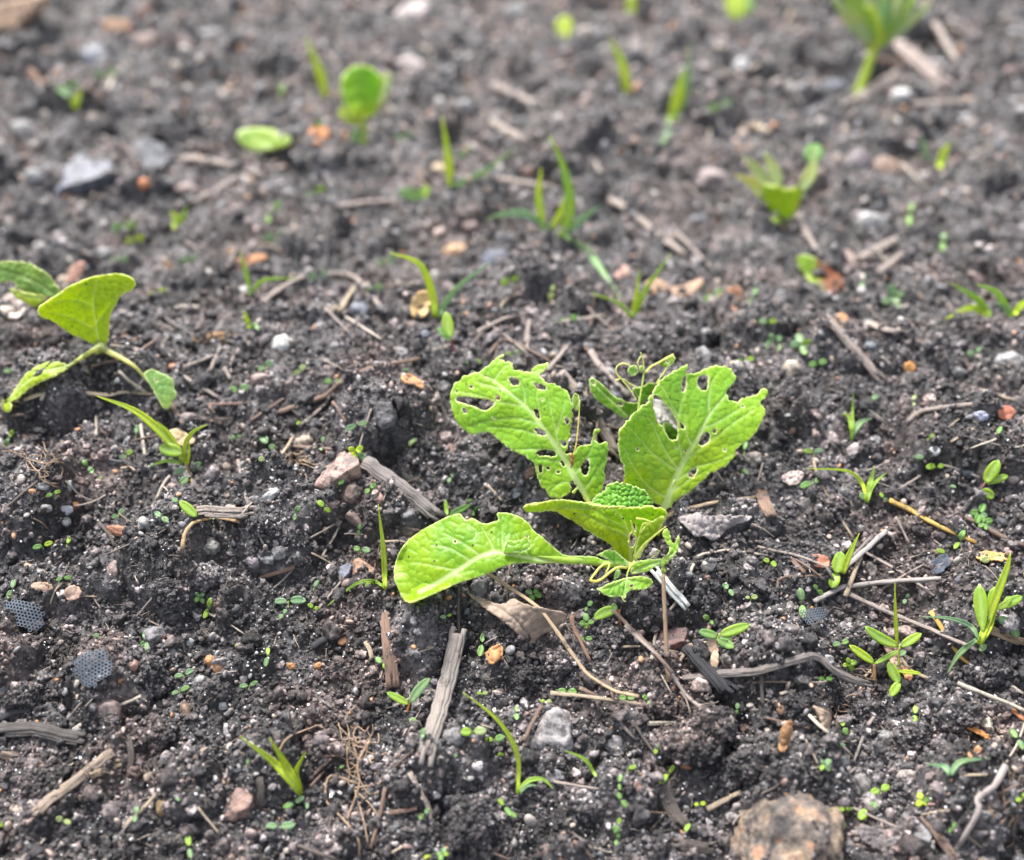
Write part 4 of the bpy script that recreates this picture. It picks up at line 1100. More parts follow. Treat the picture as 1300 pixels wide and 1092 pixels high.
def slab(outline, col, label, hgt=0.6, top=0.72, seed=0, shift=(0, 0), name='stone'):
    """a broken angular stone: an outline with a smaller, tilted top face"""
    o = np.asarray(outline, float); c = o.mean(0); p0 = P(*c); m = mpp(p0)
    n = nrm(np.array([0, -0.33, 1.0])); span = min(np.ptp(o[:, 0]), np.ptp(o[:, 1]))*m
    W0 = on_plane(o[:, 0], o[:, 1], p0+n*0.001, n, None, 0, False)
    c3 = W0.mean(0)
    d3 = rays(c[0]+shift[0], c[1]+shift[1])[0]; ct = CAM+d3*(((p0+n*span*hgt*0.5-CAM)@n)/(d3@n))
    r = np.random.RandomState(seed)
    W1 = ct+(W0-c3)*top+n*(((W0-c3)@nrm(r.normal(size=3)*np.array([1, 1, 0])))*0.25)[:, None]
    Wb = c3+(W0-c3)*0.95-n*span*0.5
    bm = bmesh.new()
    rings = [[bm.verts.new(p) for p in L] for L in (Wb, W0, W1)]
    k = len(o)
    for a_, b_ in ((0, 1), (1, 2)):
        for i in range(k): bm.faces.new((rings[a_][i], rings[a_][(i+1) % k], rings[b_][(i+1) % k], rings[b_][i]))
    bm.faces.new(rings[2]); bm.faces.new(rings[0][::-1])
    bmesh.ops.recalc_face_normals(bm, faces=bm.faces)
    bmesh.ops.bevel(bm, geom=list(bm.edges), offset=span*0.045, segments=2, profile=0.6, affect='EDGES')
    bmesh.ops.triangulate(bm, faces=bm.faces)
    for _ in range(4):
        bmesh.ops.subdivide_edges(bm, edges=[e for e in bm.edges if e.calc_length() > span*0.07], cuts=1)
        bmesh.ops.triangulate(bm, faces=bm.faces)
    v = np.array([x.co[:] for x in bm.verts]); bm.normal_update(); nn = np.array([x.normal[:] for x in bm.verts])
    f = [[q.index for q in p.verts] for p in bm.faces]; bm.free()
    q = v/(span*0.22)
    v = v+nn*((vnoise3(q, seed)+0.5*vnoise3(q*2.3, seed+1)+0.3*vnoise3(q*5, seed+2))*span*0.035)[:, None]
    USED.add(label)
    return tag(mesh_obj(name, v, f, M_STONE, None, c3, color=col), label, 'stone')
def Q7(*p): return [(300+x/4.965, 560+y/4.964) for x, y in p]
def Q6(*p): return [(640+x/3.103, 740+y/3.103) for x, y in p]
slab(Q7((482, 285), (500, 245), (535, 190), (590, 125), (662, 62), (715, 90), (782, 150), (785, 205), (700, 238), (640, 270), (600, 300)), (0.25, 0.165, 0.135), 'large pinkish-brown angular slab stone left of the weathered stick', 0.5, 0.80, 1, (4, -7))
slab(Q7((728, 760), (770, 730), (830, 770), (900, 815), (922, 850), (910, 880), (830, 870), (735, 868)), (0.30, 0.175, 0.115), 'orange-brown triangular stone behind the arched grass blade', 0.7, 0.66, 2, (-2, -3))
slab(Q7((622, 840), (650, 790), (700, 765), (742, 790), (715, 855), (665, 885), (630, 875)), (0.115, 0.125, 0.155), 'blue-grey angular stone touching the orange-brown stone', 0.6, 0.7, 3, (1, -2))
slab(Q6((84, 668), (118, 575), (160, 497), (205, 482), (256, 510), (286, 575), (284, 650), (240, 686), (150, 682)), (0.25, 0.23, 0.225), 'big grey wedge-shaped stone in front of the crossed straws', 0.75, 0.62, 4, (3, -6))
slab(Q6((598, 225), (620, 185), (725, 178), (735, 205), (718, 250), (640, 268), (605, 262)), (0.15, 0.085, 0.074), 'red-brown block of stone behind the charred stick', 0.6, 0.8, 5, (0, -4))
slab(Q6((390, 625), (425, 592), (470, 600), (482, 640), (465, 685), (420, 678), (398, 655)), (0.21, 0.19, 0.185), 'pale grey blocky stone right of the big grey wedge stone', 0.7, 0.6, 6, (1, -3))
slab([(281, 1042), (284, 1020), (294, 998), (312, 992), (324, 1000), (327, 1022), (318, 1036), (298, 1044)], (0.19, 0.12, 0.096), 'red-brown angular stone near the bottom left grass tuft', 0.7, 0.66, 7, (3, -5))
slab([(472, 520), (480, 511), (500, 513), (504, 528), (500, 542), (484, 546), (475, 536)], (0.06, 0.056, 0.058), 'dark grey lump of stone left of the lacy leaf', 0.7, 0.7, 8, (0, -4))
slab([(1150, 1058), (1156, 1045), (1180, 1042), (1190, 1060), (1184, 1078), (1162, 1074)], (0.15, 0.145, 0.148), 'grey angular rock at the bottom right beside a brown stick', 0.6, 0.7, 9, (0, -4))
slab([(1272, 1012), (1272, 990), (1284, 985), (1296, 996), (1293, 1014), (1282, 1020)], (0.16, 0.155, 0.16), 'grey rough stone right of the pale knotted root', 0.6, 0.7, 10, (0, -3))
slab([(1234, 920), (1238, 909), (1250, 905), (1260, 914), (1262, 932), (1250, 930)], (0.40, 0.35, 0.27), 'cream knobbly rock beside an orange sliver', 0.8, 0.6, 11, (0, -3))
slab([(70, 250), (80, 215), (98, 195), (120, 189), (146, 206), (152, 224), (130, 236), (100, 244)], (0.115, 0.12, 0.14), 'large blurred blue-grey rock at the left, the nearer of two', 0.35, 0.8, 12, (0, -4))
slab([(150, 222), (162, 192), (188, 177), (212, 184), (216, 206), (196, 222), (168, 230)], (0.11, 0.113, 0.125), 'blurred grey rock touching the right end of the blue-grey blurred rock', 0.35, 0.8, 13, (0, -4))

# the large tan rock: crusted, spotted
def rock_mat():
    m, nt, b = new_mat('tan crumbly rock')
    co = coord(nt)
    n1 = noise(nt, co, 75, 4, 0.7); n2 = noise(nt, co, 420, 3, 0.7)
    c = ramp(nt, n1, [(0.36, (0.045, 0.040, 0.038)), (0.46, (0.115, 0.09, 0.072)), (0.58, (0.22, 0.16, 0.108)), (0.70, (0.27, 0.215, 0.155))])
    c = mixc(nt, 1.0, c, ramp(nt, n2, [(0.35, g(0.55)), (0.65, g(1.35))]), 'MULTIPLY')
    c = mixc(nt, ramp(nt, noise(nt, co, 150, 2), [(0.60, g(0)), (0.68, g(0.7))]), c, (0.30, 0.13, 0.07))
    nt.links.new(c, b.inputs['Base Color']); b.inputs['Roughness'].default_value = 0.75
    bump(nt, n2, 0.7, 0.0012, b)
    return m
stone(984, 1032, 172, 150, 20, (0.3, 0.25, 0.2), 'rock', 'large tan crumbly rock with orange spots at the bottom edge', 'rock', 'rock', mat=rock_mat(), seed=2, detail=1.7, sink=-0.10)
CG = 'dark soil clods lying on the bed'
for k, (x, y, w, h) in enumerate([(596, 1038, 76, 92), (708, 838, 58, 46), (662, 858, 50, 46), (905, 912, 58, 50), (876, 940, 74, 46), (922, 984, 46, 50), (955, 962, 60, 54), (775, 808, 42, 34),
     (740, 1016, 70, 48), (832, 1068, 40, 36), (650, 690, 50, 34), (540, 560, 44, 36), (590, 590, 50, 40), (620, 555, 44, 34), (660, 650, 36, 28), (1060, 640, 46, 36), (1100, 800, 50, 34),
     (1215, 900, 70, 50), (1255, 845, 60, 40), (1160, 930, 60, 44), (60, 985, 60, 54), (200, 925, 60, 50), (190, 848, 50, 54), (260, 725, 60, 36), (215, 745, 44, 34), (335, 660, 44, 34),
     (655, 800, 40, 30), (700, 745, 44, 32), (350, 400, 70, 40), (330, 395, 56, 36), (125, 165, 66, 44), (228, 165, 70, 44), (1255, 420, 60, 46), (1030, 170, 50, 40), (1160, 545, 50, 30),
     (840, 890, 50, 34), (950, 890, 44, 34), (1010, 890, 46, 34), (860, 425, 60, 36), (25, 425, 60, 40), (95, 495, 60, 34), (1000, 700, 50, 36), (940, 740, 56, 44), (560, 700, 40, 28), (510, 800, 50, 36),
     (430, 850, 40, 30), (640, 960, 40, 34), (1100, 900, 50, 36), (110, 690, 60, 34), (30, 880, 60, 40), (345, 870, 50, 36)]):
    big = k in (0,)
    if k < 34 or k % 2: 
        stone(x, y, w, h, rnd.uniform(-20, 20), 'dark grey', 'clod', 'big dark soil clod at the bottom centre' if big else where(f"{'large' if w>55 else 'medium'} dark soil clod", x, y, 'clod'), 'soil_clod', 'soil clod', CG, M_CLOD, k, sink=0.0, detail=1.6)

# ------------------------------------------------------------------ sticks, straws, twigs
def ground_path(pl, r, n, relax=0.6, smooth=True):
    W = P(*np.asarray(pl, float).T)
    W = spline(W, n) if smooth else resample(W, max(np.linalg.norm(np.diff(W, axis=0), axis=1).sum()/n, 1e-4), False)
    gz = H(W[:, 0], W[:, 1], False)
    pen = np.maximum(gz+0.4*r-W[:, 2], 0)
    k = np.ones(5)/5
    W[:, 2] += relax*np.convolve(np.pad(pen, 2, 'edge'), k, 'valid')+0.25*r+0.0010
    return W
SG = 'dry straws and twigs littering the soil'
WC = {'g': (0.19, 0.165, 0.15), 't': (0.33, 0.26, 0.18), 'b': (0.15, 0.10, 0.075), 'r': (0.17, 0.105, 0.075), 'k': (0.022, 0.022, 0.025), 'y': (0.42, 0.27, 0.07), 'p': (0.40, 0.35, 0.28), 'd': (0.085, 0.068, 0.058), 'm': (0.25, 0.205, 0.175)}
WN = {'g': 'grey', 't': 'tan', 'b': 'brown', 'r': 'reddish-brown', 'k': 'black', 'y': 'yellow', 'p': 'pale', 'd': 'dark brown', 'm': 'grey-brown'}
def twig(pl, r, col, label=None, name='straw', cat='straw', split=False, taper=0.8, group=SG, seed=0, upright=False, flat=0.8, lift=0.0):
    pl = np.asarray(pl, float)
    mid = pl[len(pl)//2] if len(pl) > 2 else pl.mean(0)
    m = mpp(P(*mid)); rr = r*m*1.12
    n = max(8, int(np.hypot(*np.diff(pl, axis=0).T).sum()/9))
    if upright:
        org = P(*pl[0]); W = px_points(spline(pl, n), org, 48)
    else:
        W = ground_path(pl, rr, n, smooth=len(pl) > 2 and tuple(pl[0]) not in ((598, 738), (864, 758), (1031, 773), (960, 703)))
        W[:, 2] += lift+0.0006
        rs = np.random.RandomState(seed+int(mid[0]))
        W = W+rs.normal(size=W.shape)*rr*(0.05 if len(pl) > 2 else 0.09)
    if split:
        gs = []
        rs = np.random.RandomState(seed)
        T = nrm(W[-1]-W[0]); side = nrm(np.cross(T, np.array([0, -0.5, 0.8])))
        for q in range(5):                                   # a bundle of grown-together fibres with ragged ends
            i0, i1 = (rs.randint(0, 2) if q else 0), len(W)-(rs.randint(0, 2) if q else 0)
            off = side*(q-2)*rr*0.40*rs.uniform(0.85, 1.1)+np.array([0, 0, 1])*rr*0.30*(1-abs(q-2)/2)*rs.uniform(0.7, 1.2)
            gs.append(tube_geo(W[i0:i1]+off, rr*rs.uniform(0.36, 0.5)*np.linspace(1, taper, i1-i0)*(1+0.10*rs.normal(size=i1-i0)), 8, seed+q, 0.14, 0.9))
        v, f, al, ar = join(gs)
    else:
        v, f, al, ar = tube_geo(W, rr*np.linspace(1, taper, len(W))*(1+0.07*np.random.RandomState(seed).normal(size=len(W))), 8, seed, 0.10, flat)
    c = W.mean(0)
    o = mesh_obj(name, v, f, M_WOOD, None, c, color=WC[col] if isinstance(col, str) else col, attrs={'along': al, 'around': ar})
    lab = label or where(f'{"short" if n < 12 else "long" if n > 24 else "thin"} {WN.get(col, "dry")} {name.replace("_", " ")}', mid[0], mid[1])
    USED.add(lab)
    return tag(o, lab, cat, group)
TW = [
 ([(463, 596), (556, 668)], 7.2, 'g', 'weathered grey split stick running under the low leaf', 'stick', True),
 ([(583, 808), (567, 885), (540, 984)], 8.5, (0.23, 0.20, 0.175), 'pale bleached split stick lying towards the viewer below the low leaf', 'stick', True),
 ([(491, 785), (495, 830), (500, 878)], 7, 'r', 'reddish-brown bark strip left of the pale split stick', 'bark_strip', True),
 ([(712, 478), (788, 588)], 5.5, 'm', 'grey-brown stick passing behind the two upper leaves', 'stick', True),
 ([(750, 450), (765, 474), (797, 508)], 4, 'm', None, 'stick', False), ([(356, 529), (405, 512), (429, 495), (467, 476), (500, 467), (535, 459)], 3.2, (0.21, 0.135, 0.095), 'reddish-brown curved twig left of the lacy leaf', 'twig', False),
 ([(319, 539), (362, 510)], 2.3, 'b', None, 'twig', False), ([(16, 515), (120, 510), (200, 505)], 3, 't', 'long pale straw under the left cabbage seedling', 'straw', False),
 ([(250, 655), (327, 654)], 5.5, 'm', 'short thick grey-brown stick left of the long pale pebble', 'stick', True), ([(234, 707), (237, 687), (252, 674), (280, 670), (306, 673)], 2.4, (0.40, 0.27, 0.14), 'curved tan straw arched over the round olive pebble', 'straw', False),
 ([(303, 588), (317, 648)], 2.2, 'm', None, 'straw', False), ([(35, 720), (105, 757)], 2.8, 't', None, 'straw', False), ([(46, 1043), (90, 1008), (146, 962)], 5, (0.28, 0.215, 0.16), 'tan split stick at the bottom left', 'stick', True),
 ([(111, 992), (155, 975)], 5, (0.30, 0.22, 0.14), 'tan wood chip lying against the tan split stick', 'wood_chip', True), ([(95, 932), (180, 887)], 2.4, 'p', None, 'straw', False), ([(158, 1054), (262, 955)], 2.8, 't', None, 'straw', False),
 ([(-5, 934), (40, 930), (65, 935), (88, 940), (110, 943)], 7.5, (0.075, 0.066, 0.06), 'charred dark branch at the left edge', 'branch', True), ([(2, 918), (20, 908), (42, 905)], 4, 'k', None, 'twig', False),
 ([(598, 738), (640, 765), (685, 797), (743, 878), (778, 901), (808, 908)], 2.5, (0.36, 0.26, 0.16), 'long bent tan straw lying over the folded brown dead leaf', 'straw', False), ([(698, 893), (750, 899), (812, 909)], 2.6, 't', None, 'straw', False),
 ([(735, 885), (780, 905)], 3, 'b', None, 'straw', False),
 ([(777, 791), (800, 815), (851, 872)], 2.6, 'b', None, 'twig', False), ([(792, 812), (866, 898), (914, 952)], 2.4, 'm', 'long thin brown straw running down to a crack between clods', 'straw', False),
 ([(725, 793), (728, 810), (737, 828), (749, 853)], 2.2, (0.22, 0.12, 0.08), None, 'twig', False), ([(664, 949), (687, 904)], 2.8, 'b', None, 'twig', False), ([(871, 832), (899, 862), (928, 893)], 10, 'k', 'charred black stick between dark clods', 'stick', True),
 ([(865, 872), (914, 866), (960, 862), (1011, 848), (1034, 843), (1060, 863), (1103, 880)], 4, (0.17, 0.145, 0.13), 'grey driftwood-like root bent at its middle', 'root', True),
 ([(989, 886), (1054, 868)], 1.8, 'p', None, 'straw', False), ([(1072, 760), (1114, 780), (1164, 800), (1237, 833)], 3.3, 'm', None, 'straw', False), ([(1211, 877), (1300, 914)], 2.8, 'p', None, 'straw', False),
 ([(1031, 773), (1065, 755), (1117, 748), (1191, 744)], 3.2, (0.27, 0.24, 0.22), None, 'straw', False), ([(960, 703), (999, 713), (1046, 730), (1056, 746)], 1.8, 'm', None, 'straw', False),
 ([(987, 760), (989, 738), (1023, 735), (1046, 733)], 1.5, 'b', None, 'root', False), ([(1066, 735), (1122, 685)], 3.4, (0.30, 0.27, 0.25), None, 'straw', False), ([(1070, 768), (1091, 712)], 3, 't', None, 'straw', False), ([(1078, 713), (1104, 687)], 2.6, 'g', None, 'straw', False),
 ([(1127, 639), (1155, 652), (1185, 670), (1237, 693)], 3.3, 'y', 'yellow dry grass straw on the right side', 'straw', False), ([(1032, 589), (1038, 609), (1060, 650), (1082, 687)], 1.8, 't', None, 'straw', False), ([(994, 698), (1019, 733)], 3.2, 'r', None, 'wood_chip', True),
 ([(964, 628), (977, 661)], 6, (0.20, 0.13, 0.09), 'brown wood chip right of the crumpled grey dead leaf', 'wood_chip', True), ([(1151, 540), (1168, 527), (1210, 521), (1261, 516)], 3, 'm', None, 'straw', False),
 ([(1045, 406), (1122, 490)], 4.5, 'm', 'blurred grey-brown stick leaning down to the right', 'stick', True), ([(846, 661), (864, 651), (910, 643), (960, 636)], 2.2, (0.33, 0.25, 0.16), None, 'straw', False),
 ([(864, 758), (876, 730), (886, 708), (920, 702), (1000, 712)], 1.7, 'p', None, 'root', False),
 ([(1272, 982), (1257, 1009), (1237, 1023), (1238, 1040), (1214, 1082)], 4.4, (0.30, 0.255, 0.235), 'pale knotted root at the bottom right', 'root', False), ([(1170, 1040), (1211, 1094)], 4.5, 'b', None, 'stick', True),
 ([(1026, 911), (1050, 935), (1081, 964)], 2.2, 'p', None, 'straw', False), ([(400, 782), (435, 740)], 1.8, 'm', None, 'straw', False), ([(490, 1003), (482, 1040), (471, 1080)], 2.8, 'b', None, 'root', False),
 ([(180, 543), (187, 602)], 2.2, 'p', None, 'straw', False), ([(123, 531), (123, 558)], 1.8, 'p', None, 'straw', False), ([(141, 443), (214, 464)], 2.6, 'm', None, 'twig', False), ([(218, 517), (234, 543)], 3.2, 'b', None, 'twig', False),
 ([(234, 482), (278, 509)], 2.4, 'm', None, 'twig', False), ([(264, 518), (315, 517)], 2.8, 'r', None, 'twig', False), ([(267, 520), (281, 545)], 3, 'b', None, 'twig', False), ([(268, 476), (281, 446)], 2.6, 'm', None, 'twig', False), ([(234, 470), (272, 455)], 2.2, 'm', None, 'twig', False),
 ([(118, 470), (150, 462)], 2.4, 'b', None, 'twig', False), ([(0, 537), (25, 533), (38, 527)], 2.6, 'b', None, 'twig', False), ([(113, 541), (137, 555)], 1.8, 'b', None, 'twig', False), ([(0, 655), (20, 640), (50, 615)], 2, 'd', None, 'twig', False),
 ([(200, 637), (208, 620), (217, 608)], 2, 'p', None, 'straw', False), ([(349, 600), (373, 558)], 2.6, 't', None, 'straw', False), ([(370, 570), (400, 573), (424, 575)], 2.4, 'b', None, 'twig', False), ([(356, 583), (374, 602)], 2, 'm', None, 'twig', False),
 ([(408, 712), (431, 673)], 1.6, 'p', None, 'straw', False), ([(546, 520), (549, 547)], 2.0, (0.4, 0.3, 0.2), None, 'straw', False), ([(423, 515), (440, 542)], 2, 'r', None, 'twig', False), ([(380, 545), (410, 520), (420, 505)], 2, 'm', None, 'twig', False),
 ([(233, 206), (280, 215), (338, 231)], 5, 'm', None, 'twig', False), ([(1137, 64), (1202, 116)], 8, (0.27, 0.215, 0.19), 'blurred thick tan stick beside the top right seedling', 'stick', True), ([(1077, 142), (1141, 98)], 6.5, 'm', None, 'stick', True),
 ([(1158, 142), (1242, 131)], 4.5, 'm', None, 'twig', False), ([(1186, 35), (1215, 84)], 4, 'm', None, 'twig', False), ([(626, 115), (680, 140)], 6, 'm', None, 'twig', False), ([(772, 258), (820, 292), (868, 328)], 4.8, 'm', None, 'twig', False), ([(609, 230), (655, 236), (705, 244)], 4.5, 'm', None, 'twig', False), ([(625, 158), (668, 185)], 5, 'm', None, 'twig', False),
 ([(430, 268), (465, 262), (504, 260)], 4.5, 'm', None, 'twig', False), ([(323, 401), (350, 375), (383, 358), (420, 353), (451, 358), (488, 401)], 3.4, 'm', 'blurred arched twig behind the reddish curved twig', 'twig', False), ([(1014, 276), (1022, 298), (1040, 328)], 4.5, 'm', None, 'twig', False),
 ([(1087, 338), (1138, 309)], 6, 'm', None, 'twig', False), ([(1112, 352), (1145, 326)], 4, 'm', None, 'twig', False), ([(430, 401), (450, 370)], 4, 't', None, 'twig', False), ([(595, 430), (640, 410), (660, 408)], 3, 'm', None, 'twig', False), ([(668, 440), (672, 412)], 3, 'm', None, 'twig', False),
 ([(715, 415), (767, 404)], 3.2, 'm', None, 'twig', False), ([(620, 455), (640, 435), (680, 452), (708, 470)], 2, 'b', None, 'root', False), ([(665, 470), (672, 430)], 2.4, 'm', None, 'straw', False), ([(694, 475), (722, 442)], 2.8, 'm', None, 'straw', False),
 ([(300, 230), (268, 250), (240, 262)], 4, 'm', None, 'twig', False), ([(860, 300), (905, 345)], 3, 'm', None, 'twig', False), ([(1180, 780), (1210, 830), (1235, 850)], 2.6, 'y', None, 'straw', False), ([(1090, 700), (1150, 735), (1185, 760)], 1.8, 'm', None, 'root', False),
 ([(1225, 660), (1270, 685), (1300, 697)], 3, 'b', None, 'twig', False), ([(1120, 800), (1150, 850), (1177, 865)], 2.6, 't', None, 'straw', False), ([(1085, 875), (1110, 850), (1125, 852)], 1.8, 't', None, 'root', False), ([(590, 1078), (600, 1060)], 3, 'b', None, 'twig', False),
 ([(840, 998), (850, 1030), (868, 1054)], 6.5, 'd', 'dark brown bark piece in front of the tall two-leaf seedling', 'bark_strip', True), ([(855, 1075), (905, 1080)], 5, 'd', None, 'bark_strip', True), ([(897, 1030), (940, 1008)], 3, 't', None, 'twig', False), ([(740, 860), (760, 872)], 4, 'd', None, 'twig', False), ([(740, 856), (778, 878)], 4.5, 'd', None, 'twig', False),
 ([(778, 890), (773, 870), (768, 858)], 2, 'b', None, 'twig', False), ([(827, 840), (832, 810), (846, 785), (860, 765)], 1.8, 'p', None, 'root', False), ([(870, 823), (902, 820)], 2, 't', None, 'straw', False), ([(860, 848), (875, 820)], 2.4, 't', None, 'straw', False), ([(770, 826), (810, 825), (860, 832)], 1.8, 't', None, 'straw', False),
 ([(803, 918), (820, 945), (842, 976)], 1.8, 'd', None, 'root', False), ([(776, 910), (790, 925), (806, 942)], 1.8, 'm', None, 'root', False), ([(965, 860), (968, 900)], 3, 'd', None, 'twig', False), ([(1275, 870), (1300, 885)], 2, 'p', None, 'straw', False), ([(1284, 905), (1300, 918)], 3, (0.4, 0.16, 0.06), None, 'straw', False),
 ([(1100, 925), (1122, 895)], 2, 'm', None, 'straw', False), ([(1236, 800), (1300, 822)], 5, (0.22, 0.15, 0.09), None, 'stick', True), ([(1010, 965), (1036, 993)], 2, 'd', None, 'root', False), ([(1068, 992), (1085, 978)], 1.8, 'm', None, 'straw', False), ([(1222, 988), (1252, 986)], 1.8, 't', None, 'straw', False),
 ([(320, 1050), (365, 1070), (410, 1088), (440, 1098)], 3, 'd', None, 'root', False), ([(330, 1030), (333, 1010), (330, 990)], 3.5, 'd', None, 'bark_strip', True), ([(397, 825), (425, 810)], 5, 'k', None, 'twig', False), ([(500, 900), (545, 880), (560, 888)], 2, 'm', None, 'straw', False),
 ([(500, 978), (525, 955)], 2.2, 'b', None, 'straw', False), ([(520, 985), (545, 1030), (550, 1055)], 3, 'm', None, 'root', False), ([(495, 1035), (530, 1030)], 3, 'r', None, 'twig', False),
]
LIFT = {(234, 707): 0.003, (598, 738): 0.011, (698, 893): 0.006, (735, 885): 0.005, (777, 791): 0.007, (792, 812): 0.008, (871, 832): 0.003, (865, 872): 0.003, (725, 793): 0.005, (664, 949): 0.003,
        (583, 808): 0.003, (1031, 773): 0.003, (1072, 760): 0.002, (1211, 877): 0.004, (1272, 982): 0.003, (1066, 735): 0.004, (1070, 768): 0.004, (960, 703): 0.003, (46, 1043): 0.002, (463, 596): 0.002}
for k, (pl, r, col, lab, nm, sp) in enumerate(TW):
    cname = {'stick': 'stick', 'bark_strip': 'bark', 'wood_chip': 'wood chip', 'branch': 'branch', 'root': 'root', 'twig': 'twig', 'straw': 'straw'}[nm]
    twig(pl, r, col, lab, nm, cname, sp, seed=k, group=None if lab else SG, lift=LIFT.get((pl[0][0], pl[0][1]), 0))
twig([(848, 866), (845, 800), (842, 729)], 2.2, (0.27, 0.18, 0.11), 'thin upright brown straw standing in front of the big seedling', 'straw', 'straw', upright=True, group=None)
twig([(582, 806), (582, 770), (583, 740)], 1.6, 'd', 'thin dark stalk standing under the low leaf', 'straw', 'straw', upright=True, group=None)
twig([(872, 784), (850, 760), (824, 728)], 4.6, (0.62, 0.63, 0.58), 'white dry stalk lying at the foot of the big seedling', 'stalk', 'stalk', True, taper=0.8, group=None, flat=0.55, lift=0.004)

# ------------------------------------------------------------------ dead leaves, petals, husks
def scrap(label, outline, col, e=66, a=0, curve=None, name='dead_leaf', cat='dead leaf', h=0.003, mid=None, cell=12, bl=0.0006, seed=0, step=2.4, group=None, mat=None):
    o = np.asarray(outline, float); c = o.mean(0)
    p0 = P(*c)+np.array([0, 0, h])
    x = big_leaf(name, None, p0, outline, [], p0, nrm(facing(e, a)), curve, mid, [], mw=(1.6, 0.6), step=step, color=col, seed=seed, blister=bl, cell=cell, mat=mat or M_DRY, lift=0.0025, thick=0.0007)
    return tag(x, label, cat, group)
scrap('folded brown dead leaf under the long bent straw', [(588, 750), (612, 760), (640, 770), (650, 758), (668, 768), (692, 773), (722, 779), (716, 790), (702, 800), (690, 804), (680, 812), (671, 819), (655, 802), (640, 790), (612, 770)],
      (0.21, 0.155, 0.115), 55, 0, lambda x, y: -0.006*np.cos((x-655+(y-780))/28), mid=[(600, 757), (650, 780), (675, 812)], seed=1, h=0.012)
scrap('crumpled grey dead leaf at the right foot of the big seedling', [(858, 660), (872, 654), (885, 652), (898, 656), (920, 654), (938, 656), (955, 655), (950, 663), (932, 666), (925, 670), (915, 682), (905, 688), (892, 680), (884, 684), (870, 670)],
      (0.20, 0.175, 0.17), 62, 0, lambda x, y: 0.004*np.sin(x/9), seed=2, h=0.006, bl=0.0016, cell=9)
scrap('cream and orange leaf scrap behind the oval seedling leaf on the left', [(203, 558), (214, 545), (226, 543), (240, 552), (250, 562), (236, 566), (220, 568), (206, 563)], (0.46, 0.33, 0.19), 45, 0, seed=3, h=0.006)
scrap('cream petal standing at the foot of the blurred grass', [(521, 392), (524, 376), (534, 368), (546, 370), (548, 385), (542, 400), (530, 406), (522, 402)], (0.50, 0.34, 0.15), 30, 10, seed=4, h=0.006, step=3)
scrap('orange curled husk left of the lacy leaf', [(508, 478), (518, 474), (530, 480), (540, 490), (538, 496), (526, 490), (512, 486)], (0.36, 0.18, 0.08), 55, 0, seed=5, step=1.8)
scrap('orange-brown petal standing behind the upper right leaf', [(922, 368), (932, 361), (942, 366), (941, 384), (934, 398), (925, 390)], (0.34, 0.18, 0.10), 35, 0, seed=6, step=2.5, h=0.006)
scrap('brown bark flake right of the thin blurred grass on the left', [(288, 333), (305, 326), (338, 322), (340, 330), (315, 338), (292, 341)], (0.26, 0.12, 0.05), 60, 0, seed=7, step=2.5)
scrap('orange and pink petal behind the left cabbage seedling', [(84, 362), (88, 342), (104, 330), (110, 336), (104, 350), (92, 364)], (0.44, 0.25, 0.18), 35, 0, seed=8, step=2.5, h=0.008)
scrap('pale petal left of the orange and pink petal', [(70, 372), (72, 352), (84, 348), (86, 365)], (0.45, 0.38, 0.3), 35, 0, seed=9, step=2.5, h=0.006)
scrap('pale pinkish scrap under the rear leaf of the left seedling', [(0, 398), (5, 375), (28, 372), (34, 395), (20, 408)], (0.42, 0.35, 0.3), 50, 0, seed=10, step=2.5)
scrap('orange curled leaf right of the pale split stick', [(616, 832), (620, 824), (634, 816), (640, 826), (634, 838), (622, 846)], (0.40, 0.20, 0.08), 50, 0, lambda x, y: -0.003*np.cos((x-628)/6), seed=11, step=1.8, h=0.004)
scrap('rust-brown curled leaf left of the tan curled leaf', [(987, 945), (990, 925), (1000, 912), (1006, 918), (1003, 938), (998, 955), (990, 956)], (0.24, 0.125, 0.055), 50, 0, lambda x, y: -0.004*np.cos((x-996)/6), seed=12, step=1.8, h=0.004)
scrap('tan twisted leaf with a pointed tip behind the pale straw', [(1031, 894), (1040, 900), (1054, 903), (1055, 915), (1052, 934), (1046, 928), (1040, 910)], (0.27, 0.195, 0.14), 50, 0, lambda x, y: -0.003*np.cos((x-1045)/5), seed=13, step=1.8, h=0.004)
scrap('orange sliver of bark leaning on the cream rock', [(1221, 919), (1226, 917), (1258, 934), (1259, 940), (1250, 938), (1230, 927)], (0.44, 0.19, 0.06), 60, 0, seed=14, step=1.8, h=0.004)
scrap('brown ribbed leaf behind the young broad-leaved shoot', [(1121, 815), (1134, 813), (1144, 825), (1146, 850), (1138, 858), (1128, 840)], (0.25, 0.165, 0.12), 45, 0, seed=15, step=1.8, bl=0.001, cell=5, h=0.004)
scrap('orange leaf corner beside the brown ribbed leaf', [(1144, 842), (1158, 855), (1157, 866), (1146, 860)], (0.42, 0.19, 0.09), 55, 0, seed=16, step=1.8)
scrap('half green half brown leaf lying blurred on the right', [(1008, 327), (1020, 323), (1034, 328), (1048, 338), (1068, 351), (1071, 362), (1058, 373), (1036, 366), (1018, 348)], (0.20, 0.34, 0.04), 50, 0, name='fallen_leaf', cat='leaf', seed=17, step=2.4, h=0.008, mat=M_LEAF)
fl_ = bpy.data.objects['fallen_leaf']
_a = fl_.data.attributes.new('dead', 'FLOAT', 'POINT')
_co = np.array([v.co.x for v in fl_.data.vertices]); _x = (_co-_co.min())/(np.ptp(_co))
_a.data.foreach_set('value', sstep(0.35, 0.55, _x).astype(np.float32))
scrap('yellow dry leaf right of the yellow straw', [(1236, 705), (1250, 700), (1265, 703), (1282, 708), (1275, 714), (1255, 712), (1240, 714)], (0.45, 0.27, 0.09), 60, 0, seed=18, step=2)
